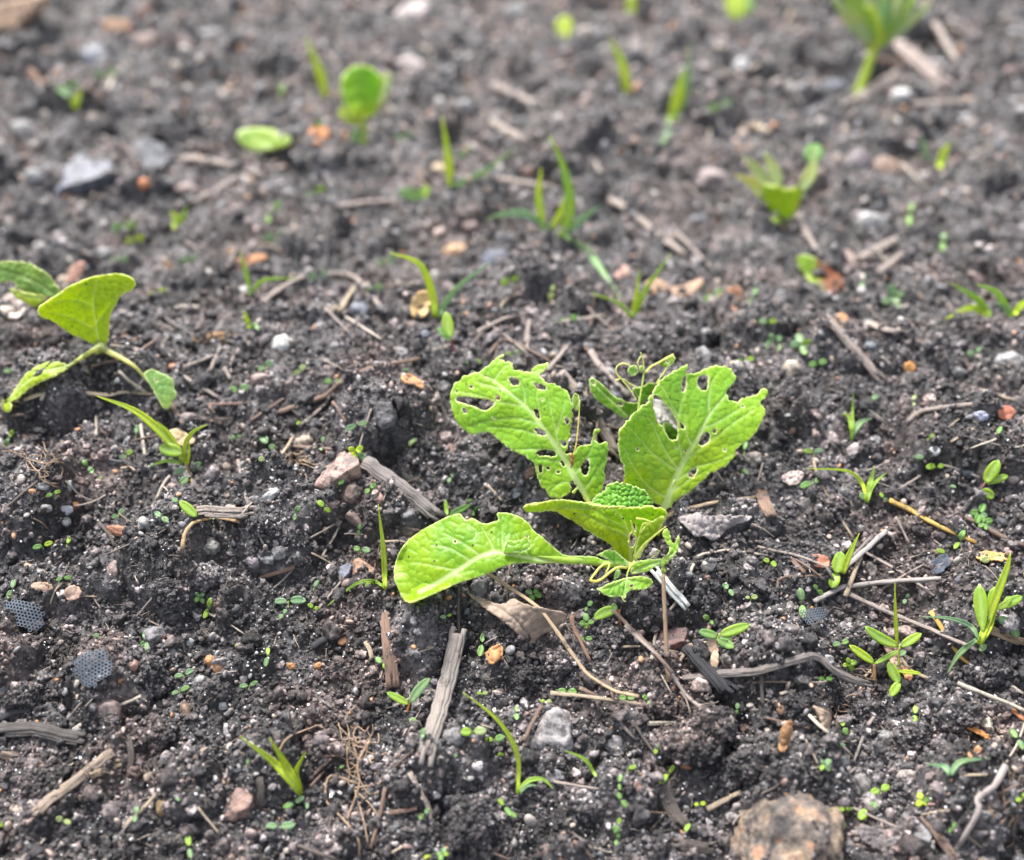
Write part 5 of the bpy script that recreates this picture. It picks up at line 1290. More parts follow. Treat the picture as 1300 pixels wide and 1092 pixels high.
scrap('crumpled pinkish dry leaf left of the bent grass', [(990, 606), (1000, 600), (1012, 597), (1020, 600), (1018, 610), (1008, 618), (996, 614)], (0.36, 0.28, 0.25), 55, 0, seed=19, step=2, bl=0.0015, cell=6)
scrap('blue-black plastic scrap in front of the yellow straw', [(1180, 716), (1190, 705), (1203, 703), (1205, 716), (1196, 727), (1186, 730)], (0.035, 0.045, 0.065), 55, 0, name='plastic_scrap', cat='plastic', seed=20, step=2.2)
scrap('orange-brown leaf scrap at the foot of the blurred left grass', [(390, 168), (402, 158), (420, 166), (412, 182), (396, 184)], (0.42, 0.18, 0.07), 55, 0, seed=21, step=3)
scrap('orange petal beside the blurred leaning stick', [(1057, 408), (1066, 395), (1078, 402), (1074, 414), (1062, 416)], (0.42, 0.22, 0.10), 50, 0, seed=22, step=2.5)
scrap('orange petal near the end of the blurred leaning stick', [(1147, 466), (1152, 458), (1164, 462), (1162, 472), (1150, 473)], (0.46, 0.22, 0.07), 50, 0, seed=23, step=2.5)
scrap('red-brown leaf scrap on the right edge of the bed', [(1266, 520), (1276, 512), (1290, 520), (1284, 534), (1270, 532)], (0.34, 0.12, 0.07), 50, 0, seed=24, step=2.5)
scrap('brown curled leaf in the background right of the forked grass', [(815, 362), (830, 350), (860, 368), (890, 352), (895, 362), (868, 380), (835, 372)], (0.30, 0.19, 0.12), 60, 0, seed=25, step=3)
scrap('pinkish petal behind the forked grass', [(778, 352), (788, 336), (802, 340), (794, 358)], (0.46, 0.28, 0.22), 45, 0, seed=26, step=3)
scrap('tan petal at the foot of the blurred back blade', [(545, 212), (560, 205), (566, 216), (556, 222)], (0.48, 0.38, 0.24), 50, 0, seed=27, step=3)
scrap('tan flake in front of the charred stick', [(897, 815), (909, 808), (913, 830), (908, 862), (902, 862), (903, 835)], (0.33, 0.23, 0.15), 50, 0, seed=28, step=1.8, h=0.004)
scrap('orange flake near the tan pebble at the lower left', [(36, 744), (50, 752), (70, 748), (64, 740), (48, 738)], (0.26, 0.17, 0.12), 60, 0, seed=29, step=2)
scrap('pinkish bark flake at the end of the tan straw', [(80, 752), (92, 742), (105, 748), (100, 762), (86, 764)], (0.30, 0.2, 0.15), 60, 0, seed=30, step=2)
scrap('rust-red ribbed husk left of the upright oval pebble', [(1026, 708), (1034, 703), (1046, 705), (1054, 712), (1050, 722), (1040, 721), (1030, 716)], (0.30, 0.12, 0.075), 55, 0, lambda x, y: -0.003*np.cos((x-1040)/9), name='husk', cat='husk', seed=31, step=1.8, h=0.004)
scrap('grey slate-like bark flake at the bottom right', [(1083, 1052), (1100, 1048), (1132, 1056), (1140, 1076), (1136, 1086), (1110, 1078), (1095, 1070)], (0.12, 0.105, 0.10), 62, 0, name='bark_flake', cat='bark', seed=32, step=2, bl=0.0009, cell=6, h=0.004)
scrap('blackened bark flake behind the small round pebble pair', [(1180, 1040), (1200, 1046), (1196, 1060), (1184, 1056)], (0.05, 0.045, 0.045), 62, 0, name='bark_flake', cat='bark', seed=33, step=2.2)
# seed pod and orange husks: small closed shapes
def pod(x, y, w, h, ang, col, label, name, cat):
    return stone(x, y, w, h, ang, col, 'round', label, name, cat, None, M_DRY, seed=int(x) % 7, sink=0.5)
pod(154, 674, 38, 14, -14, (0.26, 0.12, 0.07), 'rust-brown long seed pod left of the pale grey oval stone', 'seed_pod', 'seed pod')
pod(267, 838, 14, 16, 0, (0.34, 0.15, 0.06), 'orange round husk, the left one of a touching pair', 'husk', 'husk')
pod(277, 847, 15, 13, 0, (0.42, 0.23, 0.12), 'orange round husk, the right one of a touching pair', 'husk', 'husk')
pod(100, 749, 13, 12, 0, (0.30, 0.16, 0.07), 'small orange seed at the lower end of the tan straw', 'seed', 'seed')
pod(55, 743, 10, 10, 0, (0.28, 0.13, 0.06), 'small orange seed in front of the tan straw', 'seed', 'seed')
pod(404, 845, 12, 10, 0, (0.28, 0.13, 0.05), 'small orange seed left of the brown bark strip', 'seed', 'seed')
pod(370, 845, 13, 10, 0, (0.28, 0.13, 0.05), 'orange seed with a thin stalk near the tiny leaf', 'seed', 'seed')
pod(1157, 852, 8, 8, 0, (0.42, 0.15, 0.07), 'tiny orange seed by the orange leaf corner', 'seed', 'seed')
pod(184, 233, 15, 18, 0, (0.36, 0.14, 0.06), 'small orange lump in front of the blurred grey rock', 'seed', 'seed')

# ------------------------------------------------------------------ black net scraps: a sheet of little holes
def net(label, cx, cy, cols, rows, cell, ang, bend, e=60):
    p0 = P(cx, cy)+np.array([0, 0, 0.005]); n = facing(e, 10); m = mpp(p0)
    u0 = nrm(np.cross(np.array([0, 0, 1.0]), n)); w0 = np.cross(n, u0)
    th = R(ang); u = u0*math.cos(th)+w0*math.sin(th); w = -u0*math.sin(th)+w0*math.cos(th)
    bm = bmesh.new(); s = cell*m
    r = np.random.RandomState(int(cx))
    for i in range(rows):
        for j in range(cols):
            x = (j-cols/2+(i % 2)*0.5)*s; y = (i-rows/2)*s*0.87
            if (x/(cols*s*0.52))**2+(y/(rows*s*0.46))**2 > 1+0.55*vnoise(np.array([i*0.4]), np.array([j*0.4]), 3)[0]: continue
            vo, vi = [], []
            for k in range(6):
                a = math.pi/6+k*math.pi/3
                for lst, q in ((vo, 0.5774), (vi, 0.36)):
                    xx, yy = x+math.cos(a)*q*s, y+math.sin(a)*q*s
                    z = bend*math.cos(xx/(cols*s*0.35))*0.5+0.12*bend*math.sin(yy/(s*2.2))
                    lst.append(bm.verts.new(u*xx+w*yy+n*z))
            for k in range(6): bm.faces.new((vo[k], vo[(k+1) % 6], vi[(k+1) % 6], vi[k]))
    bmesh.ops.remove_doubles(bm, verts=bm.verts, dist=s*0.05)
    me = bpy.data.meshes.new('net_scrap'); bm.to_mesh(me); bm.free()
    me.materials.append(M_PLASTIC)
    o = bpy.data.objects.new('net_scrap', me); COL.objects.link(o)
    o.location = p0; o.color = (0.085, 0.10, 0.12, 1)
    md = o.modifiers.new('thickness', 'SOLIDIFY'); md.thickness = 0.0006; md.offset = 0
    return tag(o, label, 'net scrap')
net('upper black plastic net scrap near the left edge', 36, 790, 12, 9, 4.4, -20, 0.006)
net('lower black plastic net scrap in front of the other one', 124, 856, 10, 11, 4.5, 25, 0.006)
net('small torn black net scrap beside the driftwood root', 1030, 790, 9, 6, 3.6, 0, 0.004)

# ------------------------------------------------------------------ tangles of fine roots
def tangle(label, cx, cy, rx, ry, n, r, seed, extra=()):
    rs = np.random.RandomState(seed); gs = []
    for k in range(n):
        a = rs.uniform(0, 6.28); q = [(cx+rs.uniform(-.6, .6)*rx, cy+rs.uniform(-.6, .6)*ry)]
        for i in range(rs.randint(3, 6)):
            a += rs.normal()*0.8
            q.append((q[-1][0]+math.cos(a)*rx*0.32, q[-1][1]+math.sin(a)*ry*0.32))
        W = ground_path(q, 0.0004, 16, 0.9)
        W[:, 2] += rs.uniform(0, 0.0025)
        gs.append(tube_geo(W, r*mpp(W[0])*rs.uniform(0.5, 1.1), 5))
    for q, rr in extra:
        W = ground_path(q, 0.0006, 22, 0.9); W[:, 2] += 0.0015
        gs.append(tube_geo(W, rr*mpp(W[0])*np.linspace(1, 0.6, len(W)), 6))
    v, f, al, ar = join(gs); c = v.mean(0)
    o = mesh_obj('root_tangle', v, f, M_WOOD, None, c, color=(0.30, 0.205, 0.13), attrs={'along': al, 'around': ar})
    return tag(o, label, 'roots', 'tangles of fine dry roots')
tangle('large tangle of dry brown roots right of the yellow grass tuft', 448, 965, 34, 34, 26, 1.0, 1,
       [([(470, 945), (455, 975), (457, 1000), (447, 1030), (442, 1045)], 2.2), ([(455, 1000), (420, 990), (415, 1020), (432, 1040), (455, 1070), (457, 1092)], 2.0), ([(450, 1005), (480, 1000), (488, 990)], 1.5),
        ([(452, 1010), (462, 1045), (468, 1075)], 1.5), ([(448, 1005), (470, 1025), (480, 1040)], 1.2), ([(355, 960), (370, 940), (400, 928), (412, 930)], 1.5)])
tangle('thin reddish root hairs on the left slope', 62, 590, 40, 26, 14, 0.9, 2)
tangle('fine root hairs near the driftwood root', 1078, 902, 34, 16, 12, 0.9, 3)
tangle('fine root threads at the far right bottom', 1275, 1035, 24, 44, 12, 1.0, 4)
tangle('fine roots beside the young broad-leaved shoot', 1115, 865, 34, 18, 9, 0.9, 5)
tangle('fine root threads beside the tan round pebble', 385, 585, 26, 14, 8, 0.9, 6)

# ------------------------------------------------------------------ grass tufts and shoots
GG = 'grass tufts sprouting from the soil'
def grass(label, bx, by, blades, extra=None, group=GG, name='grass_tuft'):
    b = P(bx, by); r = root(name, b, label, 'grass', group)
    for q in blades:
        pl, w = q[0], q[1]
        grass_blade(r, b, pl, w*(0.82 if by < 420 else 1.0), (lambda k_: tuple(min(1, u*1.3) for u in GREEN[k_]) if by < 420 else k_)(q[2] if len(q) > 2 else 'y'), q[3] if len(q) > 3 else (18 if by < 420 else 30))
    if extra: extra(r, b)
    return r
grass('bright yellow grass tuft of three blades at the bottom left', 382, 1008, [([(382, 1008), (352, 972), (305, 935)], 10, 'y', 12), ([(379, 1003), (362, 970), (342, 937)], 10, 'y', 12), ([(382, 1003), (376, 980), (388, 955)], 7, 'y', 12)])
grass('bent grass blades arching beside the big grey wedge stone', 657, 1008, [([(657, 1008), (658, 965), (645, 932), (622, 905), (587, 879)], 6, 'y'), ([(657, 1005), (672, 991), (690, 990), (704, 1003)], 6, 'g'), ([(660, 1006), (668, 998), (682, 997)], 5, 't')])
grass('short curved grass blade right of the big grey wedge stone', 757, 986, [([(757, 986), (742, 964), (717, 953)], 5, 'g')])
def toothed(r, b):
    for (x0, y0, x1, y1, w) in ((1248, 805, 1243, 742, 20), (1255, 790, 1262, 745, 14), (1262, 775, 1298, 757, 14), (1275, 772, 1282, 757, 10)):
        oval_leaf(r, b, x0, y0, x1, y1, w*0.85, 'g', h=0.006, wmax=0.62)
    oval_leaf(r, b, 1252, 818, 1243, 826, 8, 't')
grass('toothed green shoot with long grass blades at the right edge', 1244, 818, [([(1243, 818), (1262, 765), (1278, 722), (1283, 702)], 10), ([(1243, 812), (1232, 795), (1205, 785), (1170, 783)], 6, 't'), ([(1240, 812), (1218, 830), (1202, 856)], 7, 't'), ([(1246, 815), (1258, 790), (1270, 750)], 8, 'y')], toothed)
grass('grass tuft with one long bent blade right of the torn leaf', 1100, 638, [([(1100, 638), (1105, 615), (1110, 592)], 8, 'g'), ([(1099, 635), (1095, 615), (1075, 598), (1023, 595)], 5, 'y'), ([(1101, 632), (1112, 612), (1126, 600)], 4, 'g')],
      lambda r, b: oval_leaf(r, b, 1098, 634, 1092, 626, 8, 't'))
grass('small upright grass sprout with a red base', 1081, 562, [([(1081, 560), (1082, 535), (1083, 500)], 5, 'g'), ([(1081, 548), (1078, 530), (1069, 524)], 5, 'g'), ([(1082, 553), (1092, 537), (1107, 531)], 7, 't')],
      lambda r, b: stem_px(r, b, [(1080, 566), (1081, 552)], 1.6, (0.28, 0.08, 0.06)))
grass('small forked grass in front of the cream rock', 1206, 984, [([(1206, 984), (1198, 973), (1175, 970)], 7, 't'), ([(1206, 984), (1220, 967), (1257, 963)], 7, 't')])
def g9(r, b):
    oval_leaf(r, b, 232, 575, 202, 568, 17, 'g', h=0.008)
    oval_leaf(r, b, 238, 606, 229, 614, 10, 't'); oval_leaf(r, b, 242, 597, 255, 587, 9, 't'); oval_leaf(r, b, 236, 595, 220, 601, 7, 't')
    stem_px(r, b, [(245, 615), (240, 600), (236, 588)], 2, (0.26, 0.20, 0.10))
grass('long-bladed grass sprout with an oval leaf left of the tan pebble', 242, 608, [([(235, 585), (212, 556), (172, 522), (123, 503)], 11, 'y'), ([(234, 580), (236, 562), (247, 547), (264, 539)], 6, 'y'), ([(230, 588), (212, 585), (189, 592)], 5, 'g'), ([(229, 573), (215, 550), (200, 535)], 4, 'y'), ([(238, 590), (240, 575), (240, 560)], 4, 'y'), ([(236, 590), (230, 575), (226, 562)], 4, 'y')], g9)
grass('thin upright grass blade with an arching one beside the low leaf', 489, 748, [([(489, 748), (487, 700), (480, 640)], 7, 'y'), ([(488, 746), (475, 738), (455, 740), (430, 757), (415, 770)], 4, 'g')])
def g11(r, b): pass
grass('blurred grass of two long blades beside the cream petal', 554, 404, [([(553, 403), (548, 370), (532, 335), (495, 321)], 12, 'y'), ([(556, 403), (578, 368), (624, 332)], 9, 't')])
grass('tall blurred grass tuft with splayed blades behind the big seedling', 712, 300, [([(712, 300), (724, 265), (716, 215), (697, 172)], 15, 'g'), ([(690, 292), (684, 250), (687, 213)], 12, 'y'), ([(700, 292), (668, 272), (640, 272), (616, 279)], 11, 't'), ([(715, 300), (740, 277), (763, 261)], 11, 't'), ([(718, 300), (745, 318), (770, 352), (790, 382)], 10, 't'), ([(700, 290), (712, 270), (716, 250)], 10, 'y')])
grass('forked grass sprout of three blades behind the upper right leaf', 805, 404, [([(803, 402), (808, 375), (812, 343)], 7, 'y'), ([(806, 402), (820, 368), (852, 322)], 8, 'g'), ([(802, 402), (785, 385), (750, 372)], 6, 'g')])
grass('blurred arching grass at the right edge, left clump', 1256, 402, [([(1257, 402), (1240, 380), (1208, 360)], 11, 'g'), ([(1254, 400), (1232, 391), (1198, 406)], 10, 'y')])
grass('blurred arching grass at the right edge, right clump', 1287, 404, [([(1285, 402), (1265, 372), (1240, 361)], 10, 'g'), ([(1288, 400), (1296, 388), (1310, 376)], 10, 'y'), ([(1282, 402), (1275, 390), (1262, 384)], 8, 't')])
grass('blurred yellow blade with a grey-green one left of the tall tuft', 572, 238, [([(572, 236), (569, 200), (561, 148)], 13, 'y'), ([(575, 237), (612, 220), (655, 188)], 10, 't')])
grass('single blurred blade far behind the tall tuft', 797, 120, [([(797, 118), (790, 82), (774, 48)], 14, 'y')])
grass('blurred yellow-green blades right of the tall tuft', 855, 152, [([(853, 152), (862, 118), (868, 88)], 18, 'y'), ([(858, 152), (872, 110), (875, 55)], 12, 't'), ([(850, 150), (845, 175), (832, 190)], 8, 't')])
grass('thin blurred grass sprout behind the white pebble', 318, 375, [([(318, 374), (312, 345), (304, 318)], 7, 'g'), ([(320, 372), (335, 356), (376, 353)], 6, 'g')])
grass('short blurred sprout left of the white pebble', 317, 418, [([(317, 417), (313, 405), (310, 394)], 8, 'y'), ([(317, 417), (325, 414), (328, 420)], 8, 't')])
grass('blurred bent blade left of the round blurred leaf', 414, 124, [([(414, 124), (405, 90), (388, 48)], 14, 'y')])
grass('blurred short yellow sprout at the upper left', 94, 138, [([(94, 138), (97, 125), (104, 112)], 12, 'y'), ([(90, 122), (80, 115), (72, 108)], 12, 't')])
grass('blurred green sprout left of the thin twig', 224, 290, [([(222, 292), (224, 278), (216, 268)], 12, 'y'), ([(222, 290), (232, 275), (238, 262)], 8, 'g')])
grass('blurred yellow-orange blade at the right', 1194, 212, [([(1192, 214), (1198, 195), (1206, 180)], 12, 'y'), ([(1178, 204), (1172, 185), (1170, 170)], 8, 't')])
grass('pair of tiny sprouts behind the driftwood root', 1067, 770, [([(1070, 728), (1078, 705), (1091, 677)], 8, 'y')], lambda r, b: (oval_leaf(r, b, 1062, 728, 1068, 700, 16, 'g', h=0.006), oval_leaf(r, b, 1062, 727, 1056, 747, 14, 'g', h=0.004)))

SHG = 'young broad-leaved shoots'
def shoot(label, bx, by, stem, leaves, scol=(0.25, 0.34, 0.08), name='shoot', cat='seedling', sr=1.8, h=0.006, group=SHG):
    b = P(bx, by); r = root(name, b, label, cat, group)
    if stem: stem_px(r, b, stem, sr, scol)
    for l in leaves:
        x0, y0, x1, y1, w = l[:5]
        oval_leaf(r, b, x0, y0, x1, y1, w*0.92, l[5] if len(l) > 5 else 'b', h=l[6] if len(l) > 6 else h, bow=l[7] if len(l) > 7 else 0)
    return r
r_ = shoot('young broad-leaved shoot with an upright grass spike', 1141, 862, [(1140, 862), (1141, 840), (1142, 820)], [(1141, 820, 1098, 795, 14, 'g', .01, .06), (1143, 821, 1170, 804, 12, 'g'), (1141, 826, 1110, 843, 7, 'g'), (1143, 832, 1150, 826, 7, 't'),
       (1110, 842, 1078, 819, 11, 'y'), (1141, 868, 1128, 840, 14, 'g'), (1142, 866, 1130, 884, 12, 'g'), (1140, 852, 1170, 855, 6, 'y')])
grass_blade(r_, P(1141, 862), [(1139, 822), (1137, 785), (1136, 740)], 5, 'y')
stem_px(r_, P(1141, 862), [(1110, 866), (1110, 842)], 3, (0.3, 0.2, 0.11))
shoot('leafy shoot with a purple stem at the right edge', 1229, 643, [(1229, 643), (1240, 630), (1252, 611)], [(1251, 613, 1268, 584, 17, 'g'), (1251, 613, 1280, 604, 11, 'g'), (1246, 622, 1262, 632, 14, 'g')], (0.24, 0.10, 0.10))
shoot('broad two-leaf shoot beside the charred black stick', 908, 830, [(907, 828), (910, 815), (914, 804)], [(911, 808, 887, 801, 12, 'b'), (914, 806, 952, 793, 14, 'g'), (911, 812, 932, 822, 13, 'b'), (918, 812, 930, 806, 9, 'b')])
shoot('single oval leaf with a red stem under the big seedling', 788, 806, [(788, 806), (787, 790), (786, 774)], [(784, 774, 754, 786, 15, 'g', .004, -.08), (782, 776, 778, 766, 8, 'b')], (0.20, 0.09, 0.05), sr=2.6)
shoot('narrow two-leaf shoot with a red stem left of the pale split stick', 517, 906, [(517, 906), (519, 897), (521, 890)], [(519, 894, 491, 879, 10, 'g'), (521, 893, 546, 861, 13, 't', .008, .06), (520, 912, 530, 920, 9, 't', .002)], (0.30, 0.13, 0.05))
shoot('small red-stemmed shoot in front of the blurred grass', 578, 449, [(579, 449), (575, 440), (572, 430)], [(572, 432, 555, 416, 9, 'b'), (571, 430, 566, 396, 16, 'g')], (0.28, 0.06, 0.06))
shoot('long bright leaf standing beside the short grey-brown stick', 248, 658, None, [(250, 656, 228, 636, 13, 'g', .007)], name='shoot')
shoot('long grass-like leaf sprouting behind the low leaf', 569, 655, [(569, 655), (568, 650)], [(570, 655, 597, 641, 9, 'd', .004), (568, 655, 565, 634, 6, 'g', .004), (600, 655, 606, 643, 5, 'd', .002)])
# blurred background seedlings
shoot('blurred cup-shaped seedling with curled arms at the upper right', 992, 288, None, [], cat='seedling')
cup = bpy.data.objects[[o.name for o in bpy.data.objects if o.get('label', '').startswith('blurred cup-shaped')][0]]
bc = np.array(cup.location)
big_leaf('leaf', cup, bc, [(961, 236), (975, 232), (1000, 240), (1022, 236), (1018, 255), (1006, 278), (993, 288), (979, 281), (968, 258)], [], bc+np.array([0, 0, 0.002]), nrm(facing(20)), lambda x, y: 0.016*((x-992)/30)**2, None, [], step=4, color=(0.26, 0.41, 0.02), seed=60, blister=0.0003)
for q in (([(968, 250), (955, 232), (932, 222)], 13, (0.36, 0.42, 0.12)), ([(975, 240), (960, 215), (942, 198)], 14, 'p'), ([(988, 240), (982, 215), (970, 192)], 16, 'p'), ([(1016, 242), (1030, 218), (1036, 190)], 16, 'p')):
    grass_blade(cup, bc, q[0], q[1], q[2], 40, 'leaf_stalk')
oval_leaf(cup, bc, 1030, 208, 1036, 182, 24, 'b', h=0.004)
tr_ = shoot('blurred seedling with a fan of leaves at the top right', 1090, 124, [(1088, 124), (1098, 95), (1112, 55)], [], (0.26, 0.38, 0.05), sr=7)
bt = np.array(tr_.location)
for q in ((1108, 58, 1056, -4, 17, 'p'), (1110, 56, 1072, -22, 20, 'g'), (1112, 54, 1096, -32, 20, 'p'), (1113, 52, 1124, -34, 22, 'b'), (1114, 54, 1148, -24, 18, 'p'), (1116, 56, 1168, -14, 15, 'g'), (1118, 60, 1184, 2, 12, 'p'), (1112, 66, 1100, 6, 26, 'y'), (1114, 64, 1126, 2, 24, 'g')):
    oval_leaf(tr_, bt, *q[:5], q[5], e=30)
shoot('blurred pale green leaf cut by the top edge', 938, 28, [(938, 28), (938, 18)], [(938, 26, 930, -12, 26, 'y'), (940, 26, 952, -8, 22, 'b')], sr=4)
rl = shoot('round blurred bright leaf on a short stalk at the upper left', 462, 188, [(462, 188), (463, 170), (460, 148)], [(462, 156, 430, 140, 20, 'y', .004), (466, 150, 494, 92, 24, 'p', .002), (460, 165, 448, 180, 18, 'b', .003)], sr=5)
_b = np.array(rl.location)
big_leaf('leaf', rl, _b, [(432, 100), (444, 86), (460, 82), (478, 88), (488, 104), (482, 126), (478, 146), (462, 153), (444, 147), (434, 128)], [], _b+np.array([0, 0, 0.006]), nrm(facing(30)), lambda x, y: 0.010*((x-460)/28)**2, None, [], step=4, color=(0.21, 0.43, 0.05), seed=71, blister=0.0012, cell=18, yellow=lambda x, y: sstep(115, 150, y))
shoot('flat blurred leaf lying left of the round blurred leaf', 338, 194, None, [])
_f = [o for o in bpy.data.objects if o.get('label', '').startswith('flat blurred leaf')][0]; _b = np.array(_f.location)
big_leaf('leaf', _f, _b, [(300, 170), (316, 161), (345, 162), (366, 171), (374, 183), (350, 192), (322, 194), (305, 184)], [], _b+np.array([0, 0, 0.008]), nrm(facing(55)), None, None, [], step=4, color=(0.27, 0.42, 0.09), seed=70, blister=0.001, cell=18)
shoot('blurred bright leaf pair left of the tall tuft', 540, 258, None, [(536, 252, 506, 242, 15, 'b', .008), (537, 252, 542, 236, 14, 'g', .008)])
shoot('blurred yellow leaf high in the background', 716, 44, None, [(714, 50, 718, 20, 24, 'y', .006)])
shoot('blurred sprout at the top edge, right of centre', 800, 22, None, [(800, 24, 802, -8, 14, 'y', .006)])

# ------------------------------------------------------------------ tiny two-leaf seedlings
SDG = 'tiny seedlings sprouting across the bed'
def seedling(x, y, ang, L, kind='r', col='t', label=None):
    b = P(x, y+0.45*L)
    r = root('seedling', b, label or where({'r': 'tiny round-leaved seedling', 'l': 'tiny narrow two-leaf seedling', '4': 'tiny four-leaf seedling', 's': 'tiny single-leaf sprout'}[kind], x, y), 'seedling', SDG)
    h = 0.30*L*mpp(b)
    rs = random.Random(int(x*7+y))
    stem_px(r, b, [(x, y+0.45*L), (x+rs.uniform(-1, 1), y)], max(0.8, L*0.055), (0.24, 0.34, 0.12))
    dirs = {'r': (0, 180), 'l': (0, 180), '4': (0, 95, 180, 270), 's': (0,)}[kind]
    for k, d in enumerate(dirs):
        a = R(ang+d+rs.uniform(-14, 14)); l = L*rs.uniform(0.75, 1.1)
        w = l*(rs.uniform(0.58, 0.74) if kind in 'r4' else 0.46)
        dx, dy = math.cos(a), -math.sin(a)
        c = col if rs.random() < 0.75 else rs.choice(['t', 'b', 'g'])
        oval_leaf(r, b, x+dx*0.12*l, y+dy*0.12*l, x+dx*1.08*l, y+dy*1.08*l, w*1.1, c, e=rs.uniform(36, 82), a=rs.uniform(-40, 40), h=h*rs.uniform(0.8, 1.5), fold=rs.uniform(0.05, 0.3), bow=rs.uniform(-.09, .09))
    return r
